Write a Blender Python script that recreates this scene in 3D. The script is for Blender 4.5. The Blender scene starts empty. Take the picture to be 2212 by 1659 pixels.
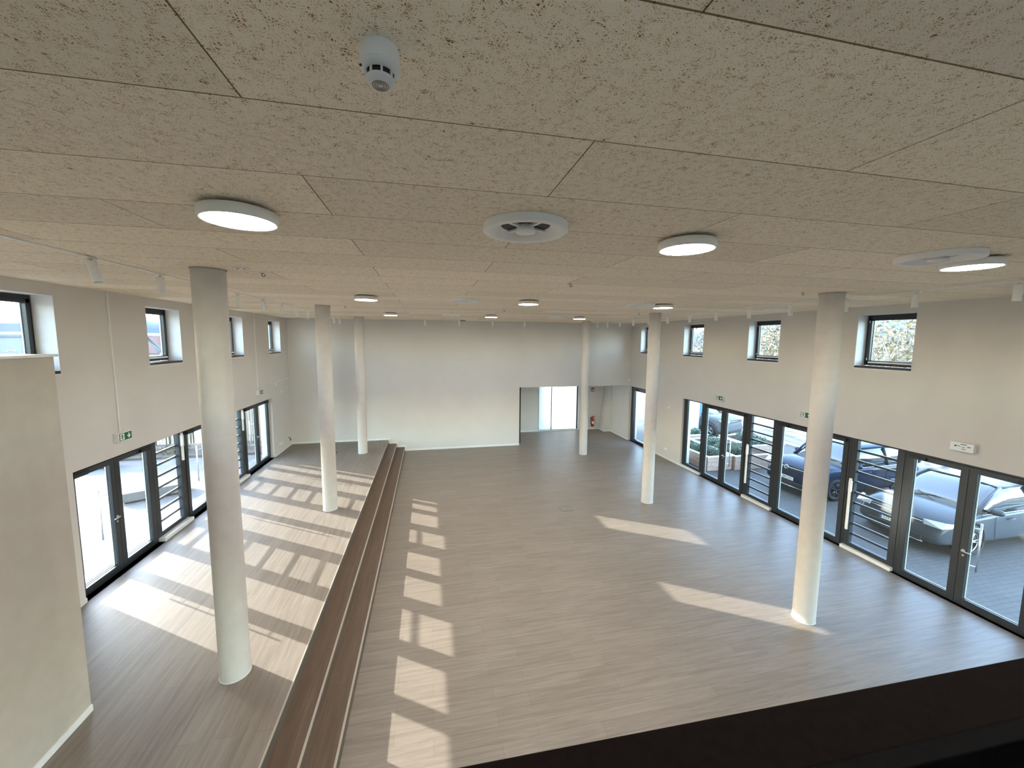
import bpy, bmesh, math, random
from mathutils import Vector, Matrix
PI = math.pi
random.seed(7)
C = bpy.context.scene.collection
SC = bpy.context.scene

# ------------------------------------------------------------------ camera
cam_d = bpy.data.cameras.new('camera'); cam = bpy.data.objects.new('camera', cam_d); C.objects.link(cam)
cam_d.sensor_width = 36.0; cam_d.lens = 828.976 * 36.0 / 2212.0
cam_d.shift_x = (1106 - 1100.333) / 2212.0; cam_d.shift_y = (815.534 - 829.5) / 2212.0
cam_d.clip_start = 0.05; cam_d.clip_end = 3000
R_ = Vector((0.97876598, -0.20483909, 0.00762262)); U_ = Vector((0.0127272, 0.09784449, 0.99512033)); F_ = Vector((0.20458537, 0.97389291, -0.09837389))
M_ = Matrix(((R_.x, U_.x, -F_.x, 0), (R_.y, U_.y, -F_.y, 0), (R_.z, U_.z, -F_.z, 4.7308), (0, 0, 0, 1)))
cam.matrix_world = M_
SC.camera = cam

# ------------------------------------------------------------------ light and exposure
SC.view_settings.view_transform = 'Standard'; SC.view_settings.look = 'None'
SC.view_settings.gamma = 1.0; SC.view_settings.use_curve_mapping = False
SC.view_settings.exposure = 0.98
SUN_DIR = Vector((1.0, -0.63, -0.432)).normalized()          # travel direction of the sunlight
sun_d = bpy.data.lights.new('sun', 'SUN'); sun = bpy.data.objects.new('sun', sun_d); C.objects.link(sun)
sun_d.energy = 8.0; sun_d.color = (1.0, 0.965, 0.92); sun_d.angle = math.radians(0.36)
sun.rotation_euler = SUN_DIR.to_track_quat('-Z', 'Y').to_euler(); sun.location = (-20, 20, 15)
w = bpy.data.worlds.new('world'); SC.world = w; w.use_nodes = True
nt = w.node_tree; nt.nodes.clear()
sky = nt.nodes.new('ShaderNodeTexSky'); sky.sky_type = 'NISHITA'; sky.sun_disc = False
sky.sun_elevation = math.radians(20); sky.sun_rotation = math.radians(-57.8); sky.air_density = 1.0; sky.dust_density = 0.9; sky.ozone_density = 2.0
mixw = nt.nodes.new('ShaderNodeMixRGB'); mixw.inputs[0].default_value = 0.03; mixw.inputs[2].default_value = (9, 9.3, 9.6, 1)
bgw = nt.nodes.new('ShaderNodeBackground'); bgw.inputs[1].default_value = 1.6
outw = nt.nodes.new('ShaderNodeOutputWorld')
nt.links.new(sky.outputs[0], mixw.inputs[1]); nt.links.new(mixw.outputs[0], bgw.inputs[0]); nt.links.new(bgw.outputs[0], outw.inputs[0])

# ------------------------------------------------------------------ dimensions
XL, XR, YB, H, P = -5.40, 9.30, 16.48, 5.5, 0.503
S1, S2, S3 = -1.69, -1.363, -1.035
YN = -5.5
RL, RR = 0.12, 0.08          # recess of the facade frames left / right

# ------------------------------------------------------------------ helpers
class MB:
    def __init__(s): s.v = []; s.f = []; s.sm = []
    def add(s, vs, fs, smooth=False):
        o = len(s.v); s.v += [tuple(v) for v in vs]; s.f += [tuple(i + o for i in f) for f in fs]; s.sm += [smooth] * len(fs); return s
    def box(s, x0, x1, y0, y1, z0, z1):
        if x0 > x1: x0, x1 = x1, x0
        if y0 > y1: y0, y1 = y1, y0
        if z0 > z1: z0, z1 = z1, z0
        vs = [(x0, y0, z0), (x1, y0, z0), (x1, y1, z0), (x0, y1, z0), (x0, y0, z1), (x1, y0, z1), (x1, y1, z1), (x0, y1, z1)]
        return s.add(vs, [(0, 3, 2, 1), (4, 5, 6, 7), (0, 1, 5, 4), (1, 2, 6, 5), (2, 3, 7, 6), (3, 0, 4, 7)])
    def lathe(s, prof, c=(0, 0, 0), ax=(0, 0, 1), seg=32, smooth=True, a0=0, a1=2 * PI):
        ax = Vector(ax).normalized(); q = Vector((0, 0, 1)).rotation_difference(ax); c = Vector(c); vs = []; full = abs(a1 - a0 - 2 * PI) < 1e-6
        n = seg if full else seg + 1
        for (r, z) in prof:
            for k in range(n):
                a = a0 + (a1 - a0) * k / seg; vs.append(c + q @ Vector((r * math.cos(a), r * math.sin(a), z)))
        fs = []
        for i in range(len(prof) - 1):
            for k in range(seg):
                k2 = (k + 1) % n if full else k + 1
                fs.append((i * n + k, i * n + k2, (i + 1) * n + k2, (i + 1) * n + k))
        return s.add(vs, fs, smooth)
    def cyl(s, c, r, h, ax=(0, 0, 1), seg=24, smooth=True):
        s.lathe([(r, 0), (r, h)], c, ax, seg, smooth)
        s.lathe([(0.0001, 0), (r, 0)], c, ax, seg, False); return s.lathe([(r, h), (0.0001, h)], c, ax, seg, False)
    def tube(s, pts, r, seg=10):
        pts = [Vector(p) for p in pts]; n = len(pts); rs = r if isinstance(r, (list, tuple)) else [r] * n; vs = []
        for i, p in enumerate(pts):
            t = (pts[min(i + 1, n - 1)] - pts[max(i - 1, 0)]).normalized(); q = Vector((0, 0, 1)).rotation_difference(t)
            for k in range(seg):
                a = 2 * PI * k / seg; vs.append(p + q @ Vector((rs[i] * math.cos(a), rs[i] * math.sin(a), 0)))
        fs = [(i * seg + k, i * seg + (k + 1) % seg, (i + 1) * seg + (k + 1) % seg, (i + 1) * seg + k) for i in range(n - 1) for k in range(seg)]
        fs += [tuple(range(seg))[::-1], tuple(range((n - 1) * seg, n * seg))]
        return s.add(vs, fs, True)
    def prism(s, poly, n0, n1, axis='y'):
        # poly of (a, b); extruded along axis from n0 to n1
        def m(a, b, t): return {'y': (a, t, b), 'x': (t, a, b), 'z': (a, b, t)}[axis]
        k = len(poly); vs = [m(a, b, n0) for a, b in poly] + [m(a, b, n1) for a, b in poly]
        fs = [tuple(range(k)), tuple(range(k, 2 * k))[::-1]] + [(i, i + k, (i + 1) % k + k, (i + 1) % k) for i in range(k)]
        return s.add(vs, fs)
    def quad(s, a, b, c, d): return s.add([a, b, c, d], [(0, 1, 2, 3)])
    def build(s, name, mat, parent=None, bevel=0, fix=True):
        me = bpy.data.meshes.new(name); me.from_pydata(s.v, [], s.f)
        for p, sm in zip(me.polygons, s.sm): p.use_smooth = sm
        if fix:
            b = bmesh.new(); b.from_mesh(me); bmesh.ops.remove_doubles(b, verts=b.verts, dist=1e-5); bmesh.ops.recalc_face_normals(b, faces=b.faces); b.to_mesh(me); b.free()
        me.update()
        if mat: me.materials.append(mat)
        o = bpy.data.objects.new(name, me); C.objects.link(o)
        if bevel:
            m = o.modifiers.new('bevel', 'BEVEL'); m.width = bevel; m.segments = 2; m.limit_method = 'ANGLE'
        if parent: o.parent = parent
        return o

def tag(o, label=None, cat=None, group=None, kind=None):
    if label: o['label'] = label
    if cat: o['category'] = cat
    if group: o['group'] = group
    if kind: o['kind'] = kind
    return o
def thing(name, label, cat, loc=(0, 0, 0), rz=0, group=None, kind=None):
    o = bpy.data.objects.new(name, None); C.objects.link(o); o.location = loc; o.rotation_euler = (0, 0, rz); o.empty_display_size = 0.1
    return tag(o, label, cat, group, kind)
def dup(root, loc=None, rz=None, label=None):
    r = root.copy(); C.objects.link(r)
    if loc is not None: r.location = loc
    if rz is not None: r.rotation_euler = (0, 0, rz)
    if label: r['label'] = label
    for ch in list(root.children):
        c = ch.copy(); C.objects.link(c); c.parent = r
        for g in list(ch.children):
            d = g.copy(); C.objects.link(d); d.parent = c
    return r
def text_mesh(body, size, mat, parent, M, name='lettering', extrude=0.0005):
    cu = bpy.data.curves.new('t', 'FONT'); cu.body = body; cu.size = size; cu.extrude = extrude; cu.align_x = 'CENTER'; cu.align_y = 'CENTER'
    t = bpy.data.objects.new('t', cu); me = bpy.data.meshes.new_from_object(t); bpy.data.objects.remove(t); bpy.data.curves.remove(cu)
    me.transform(M); me.materials.append(mat); me.name = name; o = bpy.data.objects.new(name, me); C.objects.link(o); o.parent = parent; return o

# ------------------------------------------------------------------ materials
MATS = {}
def mat(name, col, rough=0.6, metal=0.0, spec=0.5, bump=None, noise=None, coat=0.0):
    if name in MATS: return MATS[name]
    m = bpy.data.materials.new(name); m.use_nodes = True; t = m.node_tree; b = t.nodes['Principled BSDF']
    b.inputs['Base Color'].default_value = (*col, 1); b.inputs['Roughness'].default_value = rough; b.inputs['Metallic'].default_value = metal
    b.inputs['Specular IOR Level'].default_value = spec; b.inputs['Coat Weight'].default_value = coat; b.inputs['Coat Roughness'].default_value = 0.03
    tc = t.nodes.new('ShaderNodeTexCoord')
    sc, amt = noise if noise else (6.0, 0.04)
    n = t.nodes.new('ShaderNodeTexNoise'); n.inputs['Scale'].default_value = sc; n.inputs['Detail'].default_value = 4
    mx = t.nodes.new('ShaderNodeMixRGB'); mx.blend_type = 'MULTIPLY'; mx.inputs[0].default_value = 1.0; mx.inputs[1].default_value = (*col, 1)
    mr = t.nodes.new('ShaderNodeMapRange'); mr.inputs['From Min'].default_value = 0.3; mr.inputs['From Max'].default_value = 0.7
    mr.inputs['To Min'].default_value = 1 - amt; mr.inputs['To Max'].default_value = 1 + amt
    t.links.new(tc.outputs['Object'], n.inputs['Vector']); t.links.new(n.outputs['Fac'], mr.inputs['Value']); t.links.new(mr.outputs[0], mx.inputs[2]); t.links.new(mx.outputs[0], b.inputs['Base Color'])
    if bump:
        bs, bd = bump; n2 = t.nodes.new('ShaderNodeTexNoise'); n2.inputs['Scale'].default_value = bs; n2.inputs['Detail'].default_value = 3
        bp = t.nodes.new('ShaderNodeBump'); bp.inputs['Strength'].default_value = 0.5; bp.inputs['Distance'].default_value = bd
        t.links.new(tc.outputs['Object'], n2.inputs['Vector']); t.links.new(n2.outputs['Fac'], bp.inputs['Height']); t.links.new(bp.outputs[0], b.inputs['Normal'])
    MATS[name] = m; return m
PLASTER = mat('plaster', (0.69, 0.645, 0.60), 0.9, spec=0.2, bump=(220, 0.002), noise=(1.5, 0.02))
REVEAL = mat('reveal_plaster', (0.74, 0.72, 0.70), 0.9, spec=0.2)
COLP = mat('column_paint', (0.60, 0.55, 0.50), 0.7, spec=0.2, bump=(150, 0.001))
WHITE = mat('white_lacquer', (0.80, 0.79, 0.76), 0.4)
FIXW = mat('white_fixture', (0.90, 0.87, 0.82), 0.45)
ANTH = mat('anthracite_frame', (0.022, 0.026, 0.03), 0.35)
ANTHB = mat('anthracite_sill', (0.03, 0.028, 0.03), 0.25)
ALU = mat('brushed_aluminium', (0.75, 0.75, 0.75), 0.3, metal=1.0)
SPACER = mat('glass_edge_spacer', (0.62, 0.68, 0.62), 0.4)
BLACK = mat('black_plastic', (0.01, 0.01, 0.01), 0.5)
DARKV = mat('vent_shade', (0.02, 0.02, 0.022), 0.6)
DARKWOOD = mat('shaded_dark_handrail', (0.012, 0.007, 0.006), 0.9, spec=0.08, noise=(40, 0.2))  # dark wood, blackened further to paint the deep shade over the railing
GREEN = mat('sign_green', (0.015, 0.13, 0.055), 0.4)
SIGNW = mat('sign_white', (0.85, 0.87, 0.85), 0.4)
RED = mat('extinguisher_red', (0.45, 0.03, 0.02), 0.3)
FABLUE = mat('facade_render', (0.75, 0.74, 0.71), 0.9, spec=0.2)

def glass_mat(name='window_glass', tint=(0.94, 0.97, 0.96), ior=1.5):
    m = bpy.data.materials.new(name); m.use_nodes = True; t = m.node_tree; t.nodes.clear()
    o = t.nodes.new('ShaderNodeOutputMaterial'); tr = t.nodes.new('ShaderNodeBsdfTransparent'); tr.inputs[0].default_value = (*tint, 1)
    gl = t.nodes.new('ShaderNodeBsdfGlossy'); gl.inputs['Roughness'].default_value = 0.0; gl.inputs['Color'].default_value = (0.95, 0.97, 0.97, 1)
    mx = t.nodes.new('ShaderNodeMixShader'); ge = t.nodes.new('ShaderNodeNewGeometry'); dp = t.nodes.new('ShaderNodeVectorMath'); dp.operation = 'DOT_PRODUCT'
    t.links.new(ge.outputs['Incoming'], dp.inputs[0]); t.links.new(ge.outputs['True Normal'], dp.inputs[1])
    def mt(op, x, y=None):
        n = t.nodes.new('ShaderNodeMath'); n.operation = op
        for i, v in enumerate((x, y)):
            if v is None: continue
            if isinstance(v, float): n.inputs[i].default_value = v
            else: t.links.new(v, n.inputs[i])
        return n.outputs[0]
    f_ = mt('ADD', mt('MULTIPLY', mt('POWER', mt('SUBTRACT', 1.0, mt('ABSOLUTE', dp.outputs['Value'])), 5.0), 0.95), 0.04)      # Schlick
    t.links.new(f_, mx.inputs[0]); t.links.new(tr.outputs[0], mx.inputs[1]); t.links.new(gl.outputs[0], mx.inputs[2]); t.links.new(mx.outputs[0], o.inputs[0])
    return m
GLASS = glass_mat()

def emis_mat(name, col, s):
    m = bpy.data.materials.new(name); m.use_nodes = True; b = m.node_tree.nodes['Principled BSDF']
    b.inputs['Base Color'].default_value = (0.8, 0.8, 0.78, 1); b.inputs['Emission Color'].default_value = (*col, 1); b.inputs['Emission Strength'].default_value = s; return m
DIFFUSER = emis_mat('lit_diffuser', (1.0, 0.955, 0.88), 84.0)

def nd(t, kind, **kw):
    n = t.nodes.new(kind)
    for k, v in kw.items():
        if k in n.inputs.keys() if hasattr(n.inputs, 'keys') else False: n.inputs[k].default_value = v
        else: setattr(n, k, v)
    return n
def math_(t, op, a, b=None, clamp=False):
    n = t.nodes.new('ShaderNodeMath'); n.operation = op; n.use_clamp = clamp
    for i, v in enumerate((a, b)):
        if v is None: continue
        if isinstance(v, (int, float)): n.inputs[i].default_value = v
        else: t.links.new(v, n.inputs[i])
    return n.outputs[0]
def ramp(t, fac, stops):
    n = t.nodes.new('ShaderNodeValToRGB'); e = n.color_ramp.elements
    while len(e) < len(stops): e.new(0.5)
    for el, (p, c) in zip(e, stops): el.position = p; el.color = (*c, 1)
    t.links.new(fac, n.inputs[0]); return n.outputs[0]

def wood_wool():
    m = bpy.data.materials.new('wood_wool_board'); m.use_nodes = True; t = m.node_tree; b = t.nodes['Principled BSDF']; L = t.links.new
    tc = t.nodes.new('ShaderNodeTexCoord'); V = tc.outputs['Object']
    # gentle curl of the strands
    nz = t.nodes.new('ShaderNodeTexNoise'); nz.inputs['Scale'].default_value = 8.0; nz.inputs['Detail'].default_value = 1.5; L(V, nz.inputs['Vector'])
    s1 = t.nodes.new('ShaderNodeVectorMath'); s1.operation = 'SUBTRACT'; s1.inputs[1].default_value = (0.5, 0.5, 0.5); L(nz.outputs['Color'], s1.inputs[0])
    s2 = t.nodes.new('ShaderNodeVectorMath'); s2.operation = 'SCALE'; s2.inputs['Scale'].default_value = 0.030; L(s1.outputs[0], s2.inputs[0])
    s3 = t.nodes.new('ShaderNodeVectorMath'); s3.operation = 'ADD'; L(V, s3.inputs[0]); L(s2.outputs[0], s3.inputs[1])
    top = None
    for i, ang in enumerate((4, 24, 47, 68, 91, 113, 136, 159, 172, 35, 102)):
        mp = t.nodes.new('ShaderNodeMapping'); mp.vector_type = 'TEXTURE'
        mp.inputs['Rotation'].default_value = (0, 0, math.radians(ang)); mp.inputs['Location'].default_value = (i * 3.1, i * 1.7, 0)
        mp.inputs['Scale'].default_value = (0.062, 0.0046, 1.0); L(s3.outputs[0], mp.inputs['Vector'])
        vo = t.nodes.new('ShaderNodeTexVoronoi'); vo.voronoi_dimensions = '2D'; vo.feature = 'F1'; vo.inputs['Scale'].default_value = 1.0; vo.inputs['Randomness'].default_value = 1.0; L(mp.outputs[0], vo.inputs['Vector'])
        prof = math_(t, 'SUBTRACT', 1.0, math_(t, 'MULTIPLY', vo.outputs['Distance'], 2.0), True)        # 1 on strand axis
        sep = t.nodes.new('ShaderNodeSeparateColor'); L(vo.outputs['Color'], sep.inputs[0])
        h = math_(t, 'MULTIPLY', math_(t, 'POWER', prof, 0.7), math_(t, 'ADD', math_(t, 'MULTIPLY', sep.outputs[0], 0.7), 0.30))
        top = h if top is None else math_(t, 'MAXIMUM', top, h)
    # panel seams and slight tone per panel
    mp = t.nodes.new('ShaderNodeMapping'); mp.inputs['Location'].default_value = (-0.64 + 1.22 + 2.44 * 20, -1.47 + 0.6 * 20, 0); L(V, mp.inputs['Vector'])
    br = t.nodes.new('ShaderNodeTexBrick'); br.offset = 0.5; br.offset_frequency = 2; br.inputs['Scale'].default_value = 1.0
    br.inputs['Brick Width'].default_value = 2.44; br.inputs['Row Height'].default_value = 0.6; br.inputs['Mortar Size'].default_value = 0.0032; br.inputs['Mortar Smooth'].default_value = 0.2
    br.inputs['Color1'].default_value = (0.90, 0.90, 0.90, 1); br.inputs['Color2'].default_value = (1.06, 1.06, 1.06, 1); br.inputs['Mortar'].default_value = (0.25, 0.2, 0.15, 1); L(mp.outputs[0], br.inputs['Vector'])
    big = t.nodes.new('ShaderNodeTexNoise'); big.inputs['Scale'].default_value = 14.0; big.inputs['Detail'].default_value = 3; L(V, big.inputs['Vector'])
    h2 = math_(t, 'ADD', top, math_(t, 'MULTIPLY', math_(t, 'SUBTRACT', big.outputs['Fac'], 0.5), 0.30))
    col = ramp(t, h2, [(0.0, (0.05, 0.025, 0.012)), (0.26, (0.18, 0.105, 0.06)), (0.34, (0.60, 0.45, 0.30)), (0.44, (0.93, 0.76, 0.555)), (0.60, (0.99, 0.88, 0.71))])
    mx = t.nodes.new('ShaderNodeMixRGB'); mx.blend_type = 'MULTIPLY'; mx.inputs[0].default_value = 1.0; L(col, mx.inputs[1]); L(br.outputs['Color'], mx.inputs[2]); L(mx.outputs[0], b.inputs['Base Color'])
    b.inputs['Roughness'].default_value = 0.9; b.inputs['Specular IOR Level'].default_value = 0.15
    hh = math_(t, 'SUBTRACT', h2, math_(t, 'MULTIPLY', br.outputs['Fac'], 1.5))
    bp = t.nodes.new('ShaderNodeBump'); bp.inputs['Strength'].default_value = 0.35; bp.inputs['Distance'].default_value = 0.003; L(hh, bp.inputs['Height']); L(bp.outputs[0], b.inputs['Normal'])
    return m
WOOL = wood_wool()

def plank(name, along='x', base=(0.232, 0.190, 0.154), rough=0.46, spec=0.34):
    m = bpy.data.materials.new(name); m.use_nodes = True; t = m.node_tree; b = t.nodes['Principled BSDF']; L = t.links.new
    tc = t.nodes.new('ShaderNodeTexCoord'); mp = t.nodes.new('ShaderNodeMapping'); L(tc.outputs['Object'], mp.inputs['Vector'])
    mp.inputs['Location'].default_value = (30, 30, 0)
    if along == 'y': mp.inputs['Rotation'].default_value = (0, 0, PI / 2)
    br = t.nodes.new('ShaderNodeTexBrick'); br.offset = 0.37; br.offset_frequency = 2; br.inputs['Scale'].default_value = 1.0
    br.inputs['Brick Width'].default_value = 1.25; br.inputs['Row Height'].default_value = 0.19; br.inputs['Mortar Size'].default_value = 0.0012; br.inputs['Mortar Smooth'].default_value = 0.1
    br.inputs['Color1'].default_value = (0.95, 0.94, 0.93, 1); br.inputs['Color2'].default_value = (1.05, 1.05, 1.05, 1); br.inputs['Mortar'].default_value = (0.55, 0.5, 0.45, 1); L(mp.outputs[0], br.inputs['Vector'])
    g = t.nodes.new('ShaderNodeMapping'); g.inputs['Scale'].default_value = (1.4, 22.0, 1.0); L(mp.outputs[0], g.inputs['Vector'])
    n = t.nodes.new('ShaderNodeTexNoise'); n.inputs['Scale'].default_value = 1.0; n.inputs['Detail'].default_value = 6; n.inputs['Roughness'].default_value = 0.6; n.inputs['Distortion'].default_value = 0.6; L(g.outputs[0], n.inputs['Vector'])
    g2 = t.nodes.new('ShaderNodeMapping'); g2.inputs['Scale'].default_value = (5.0, 120.0, 1.0); L(mp.outputs[0], g2.inputs['Vector'])
    n2 = t.nodes.new('ShaderNodeTexNoise'); n2.inputs['Scale'].default_value = 1.0; n2.inputs['Detail'].default_value = 4; L(g2.outputs[0], n2.inputs['Vector'])
    f = math_(t, 'ADD', math_(t, 'MULTIPLY', n.outputs['Fac'], 0.75), math_(t, 'MULTIPLY', n2.outputs['Fac'], 0.25))
    c = ramp(t, f, [(0.30, tuple(x * 0.76 for x in base)), (0.5, base), (0.70, tuple(min(1, x * 1.24) for x in base))])
    mx = t.nodes.new('ShaderNodeMixRGB'); mx.blend_type = 'MULTIPLY'; mx.inputs[0].default_value = 1.0; L(c, mx.inputs[1]); L(br.outputs['Color'], mx.inputs[2]); L(mx.outputs[0], b.inputs['Base Color'])
    b.inputs['Roughness'].default_value = rough; b.inputs['Specular IOR Level'].default_value = spec
    rr = math_(t, 'ADD', math_(t, 'MULTIPLY', n2.outputs['Fac'], 0.14), rough - 0.07); L(rr, b.inputs['Roughness'])
    bp = t.nodes.new('ShaderNodeBump'); bp.inputs['Strength'].default_value = 0.25; bp.inputs['Distance'].default_value = 0.002; L(f, bp.inputs['Height']); L(bp.outputs[0], b.inputs['Normal'])
    return m
PLANKX = plank('vinyl_plank_floor', 'x', rough=0.40, spec=0.46); PLANKY = plank('vinyl_plank_platform', 'y', (0.215, 0.18, 0.15)); PLANKS = plank('vinyl_plank_steps_shaded', 'y', (0.125, 0.082, 0.056), 0.5)  # steps share the flooring; their colour is darkened for the shade there

def paving():
    m = bpy.data.materials.new('plaza_paving'); m.use_nodes = True; t = m.node_tree; b = t.nodes['Principled BSDF']; L = t.links.new
    tc = t.nodes.new('ShaderNodeTexCoord'); mp = t.nodes.new('ShaderNodeMapping'); mp.inputs['Rotation'].default_value = (0, 0, 0.35); L(tc.outputs['Object'], mp.inputs['Vector'])
    br = t.nodes.new('ShaderNodeTexBrick'); br.inputs['Scale'].default_value = 1.0; br.inputs['Brick Width'].default_value = 1.6; br.inputs['Row Height'].default_value = 0.8; br.inputs['Mortar Size'].default_value = 0.008
    br.inputs['Color1'].default_value = (0.14, 0.14, 0.139, 1); br.inputs['Color2'].default_value = (0.16, 0.16, 0.158, 1); br.inputs['Mortar'].default_value = (0.12, 0.12, 0.12, 1); L(mp.outputs[0], br.inputs['Vector'])
    n = t.nodes.new('ShaderNodeTexNoise'); n.inputs['Scale'].default_value = 3; n.inputs['Detail'].default_value = 8; L(tc.outputs['Object'], n.inputs['Vector'])
    mx = t.nodes.new('ShaderNodeMixRGB'); mx.blend_type = 'MULTIPLY'; mx.inputs[0].default_value = 0.5; L(br.outputs['Color'], mx.inputs[1]); L(ramp(t, n.outputs['Fac'], [(0.3, (0.6, 0.6, 0.6)), (0.7, (1, 1, 1))]), mx.inputs[2])
    L(mx.outputs[0], b.inputs['Base Color']); b.inputs['Roughness'].default_value = 0.85
    return m
PAVE = paving()
def block_paving():
    m = bpy.data.materials.new('car_park_blocks'); m.use_nodes = True; t = m.node_tree; b = t.nodes['Principled BSDF']; L = t.links.new
    tc = t.nodes.new('ShaderNodeTexCoord')
    br = t.nodes.new('ShaderNodeTexBrick'); br.inputs['Scale'].default_value = 1.0; br.inputs['Brick Width'].default_value = 0.2; br.inputs['Row Height'].default_value = 0.1; br.inputs['Mortar Size'].default_value = 0.006
    br.inputs['Color1'].default_value = (0.088, 0.079, 0.070, 1); br.inputs['Color2'].default_value = (0.102, 0.092, 0.082, 1); br.inputs['Mortar'].default_value = (0.05, 0.05, 0.05, 1); L(tc.outputs['Object'], br.inputs['Vector'])
    n = t.nodes.new('ShaderNodeTexNoise'); n.inputs['Scale'].default_value = 1.2; n.inputs['Detail'].default_value = 6; L(tc.outputs['Object'], n.inputs['Vector'])
    mx = t.nodes.new('ShaderNodeMixRGB'); mx.blend_type = 'MULTIPLY'; mx.inputs[0].default_value = 0.6; L(br.outputs['Color'], mx.inputs[1]); L(ramp(t, n.outputs['Fac'], [(0.3, (0.7, 0.7, 0.7)), (0.7, (1, 1, 1))]), mx.inputs[2])
    L(mx.outputs[0], b.inputs['Base Color']); b.inputs['Roughness'].default_value = 0.7; return m
BLOCKS = block_paving()
def stripes(name, c1, c2, scale, ang=0.0, rough=0.8):
    m = bpy.data.materials.new(name); m.use_nodes = True; t = m.node_tree; b = t.nodes['Principled BSDF']; L = t.links.new
    tc = t.nodes.new('ShaderNodeTexCoord'); mp = t.nodes.new('ShaderNodeMapping'); mp.inputs['Rotation'].default_value = (0, 0, ang); L(tc.outputs['Object'], mp.inputs['Vector'])
    wv = t.nodes.new('ShaderNodeTexWave'); wv.inputs['Scale'].default_value = scale; wv.inputs['Distortion'].default_value = 2.0; wv.inputs['Detail'].default_value = 3; L(mp.outputs[0], wv.inputs['Vector'])
    L(ramp(t, wv.outputs['Fac'], [(0.1, c1), (0.6, c2)]), b.inputs['Base Color']); b.inputs['Roughness'].default_value = rough; return m
SAND = stripes('sandy_verge', (0.12, 0.095, 0.07), (0.19, 0.168, 0.136), 0.35, 0.1)
ASPH = mat('asphalt', (0.16, 0.165, 0.17), 0.8, noise=(8, 0.15))
GRAVEL = mat('planting_bed_soil', (0.09, 0.075, 0.06), 0.95, noise=(20, 0.4))
GRASS = mat('far_meadow', (0.10, 0.11, 0.07), 0.95, noise=(0.2, 0.3))
HILL = mat('hazy_distant_hill', (0.045, 0.065, 0.085), 0.95, noise=(0.05, 0.2))  # bluish distance haze is mixed into the hill colour

# ------------------------------------------------------------------ shell
def struct(name, mb, m, **k):
    o = mb.build(name, m, **k); o['kind'] = 'structure'; return o
def sx(side, d): return (XL - d) if side < 0 else (XR + d)

struct('floor', MB().box(S3, XR + 0.42, YN, YB + 2.6, -0.25, 0.0), PLANKX)
struct('platform', MB().box(XL - 0.42, S1, YN, YB, -0.1, P), PLANKY)
struct('step', MB().box(S1, S2, YN, YB, -0.1, P * 2 / 3), PLANKS)
struct('step', MB().box(S2, S3, YN, YB, -0.1, P / 3), PLANKS)
NOSE = mat('step_nosing', (0.42, 0.36, 0.30), 0.4)
struct('trim_1', MB().box(S1 - 0.012, S1 + 0.004, YN, YB, P - 0.02, P + 0.002), NOSE)
struct('trim_2', MB().box(S2 - 0.02, S2 + 0.004, YN, YB, P * 2 / 3 - 0.02, P * 2 / 3 + 0.002), NOSE)
struct('trim_3', MB().box(S3 - 0.02, S3 + 0.004, YN, YB, P / 3 - 0.02, P / 3 + 0.002), NOSE)
struct('ceiling', MB().box(XL - 0.42, XR + 0.42, YN - 0.3, YB + 0.3, H, H + 0.35), WOOL)

def wall_x(name, side, t, y0, y1, z0, z1, holes, m):
    """wall in a plane of constant x with rectangular holes (ya, yb, za, zb)"""
    ys = sorted({y0, y1, *[h[0] for h in holes], *[h[1] for h in holes]}); zs = sorted({z0, z1, *[h[2] for h in holes], *[h[3] for h in holes]})
    mb = MB()
    for a, b in zip(ys, ys[1:]):
        run = None
        for c, d in zip(zs, zs[1:]):
            cy, cz = (a + b) / 2, (c + d) / 2
            solid = not any(h[0] < cy < h[1] and h[2] < cz < h[3] for h in holes)
            if solid: run = (run[0], d) if run else (c, d)
            if (not solid or d == zs[-1]) and run: mb.box(sx(side, 0), sx(side, t), a, b, run[0], run[1]); run = None
    return struct(name, mb, m, fix=False)
LWIN = [3.00, 5.94, 8.87, 11.81, 14.73]       # near edges of the upper windows, left wall
RWIN = [2.80, 5.76, 8.72, 11.68, 14.64]
WZ0, WZ1, WW = 4.17, 5.325, 1.045
LF0, LF1 = 7.0, 14.70                        # facade opening left
RF0, RF1 = 0.95, 12.60
HL, HR = 2.635, 2.595                          # head heights
wall_x('wall_left', -1, 0.40, YN, YB + 0.3, -0.1, H, [(a, a + WW, WZ0, WZ1) for a in LWIN] + [(LF0, LF1, P, HL)], PLASTER)
wall_x('wall_right', 1, 0.40, YN, YB + 2.6, -0.1, H, [(a, a + WW, WZ0, WZ1) for a in RWIN] + [(RF0, RF1, 0.0, HR), (14.98, 16.40, 0.0, HR)], PLASTER)
NX0, NX1, NY1 = 3.93, 9.24, 18.82                # niche
mb = MB(); mb.box(XL - 0.4, NX0, YB, YB + 0.3, -0.1, H); mb.box(NX0, XR, YB, YB + 0.3, 2.62, H)
struct('wall_back', mb, PLASTER, fix=False)
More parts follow.
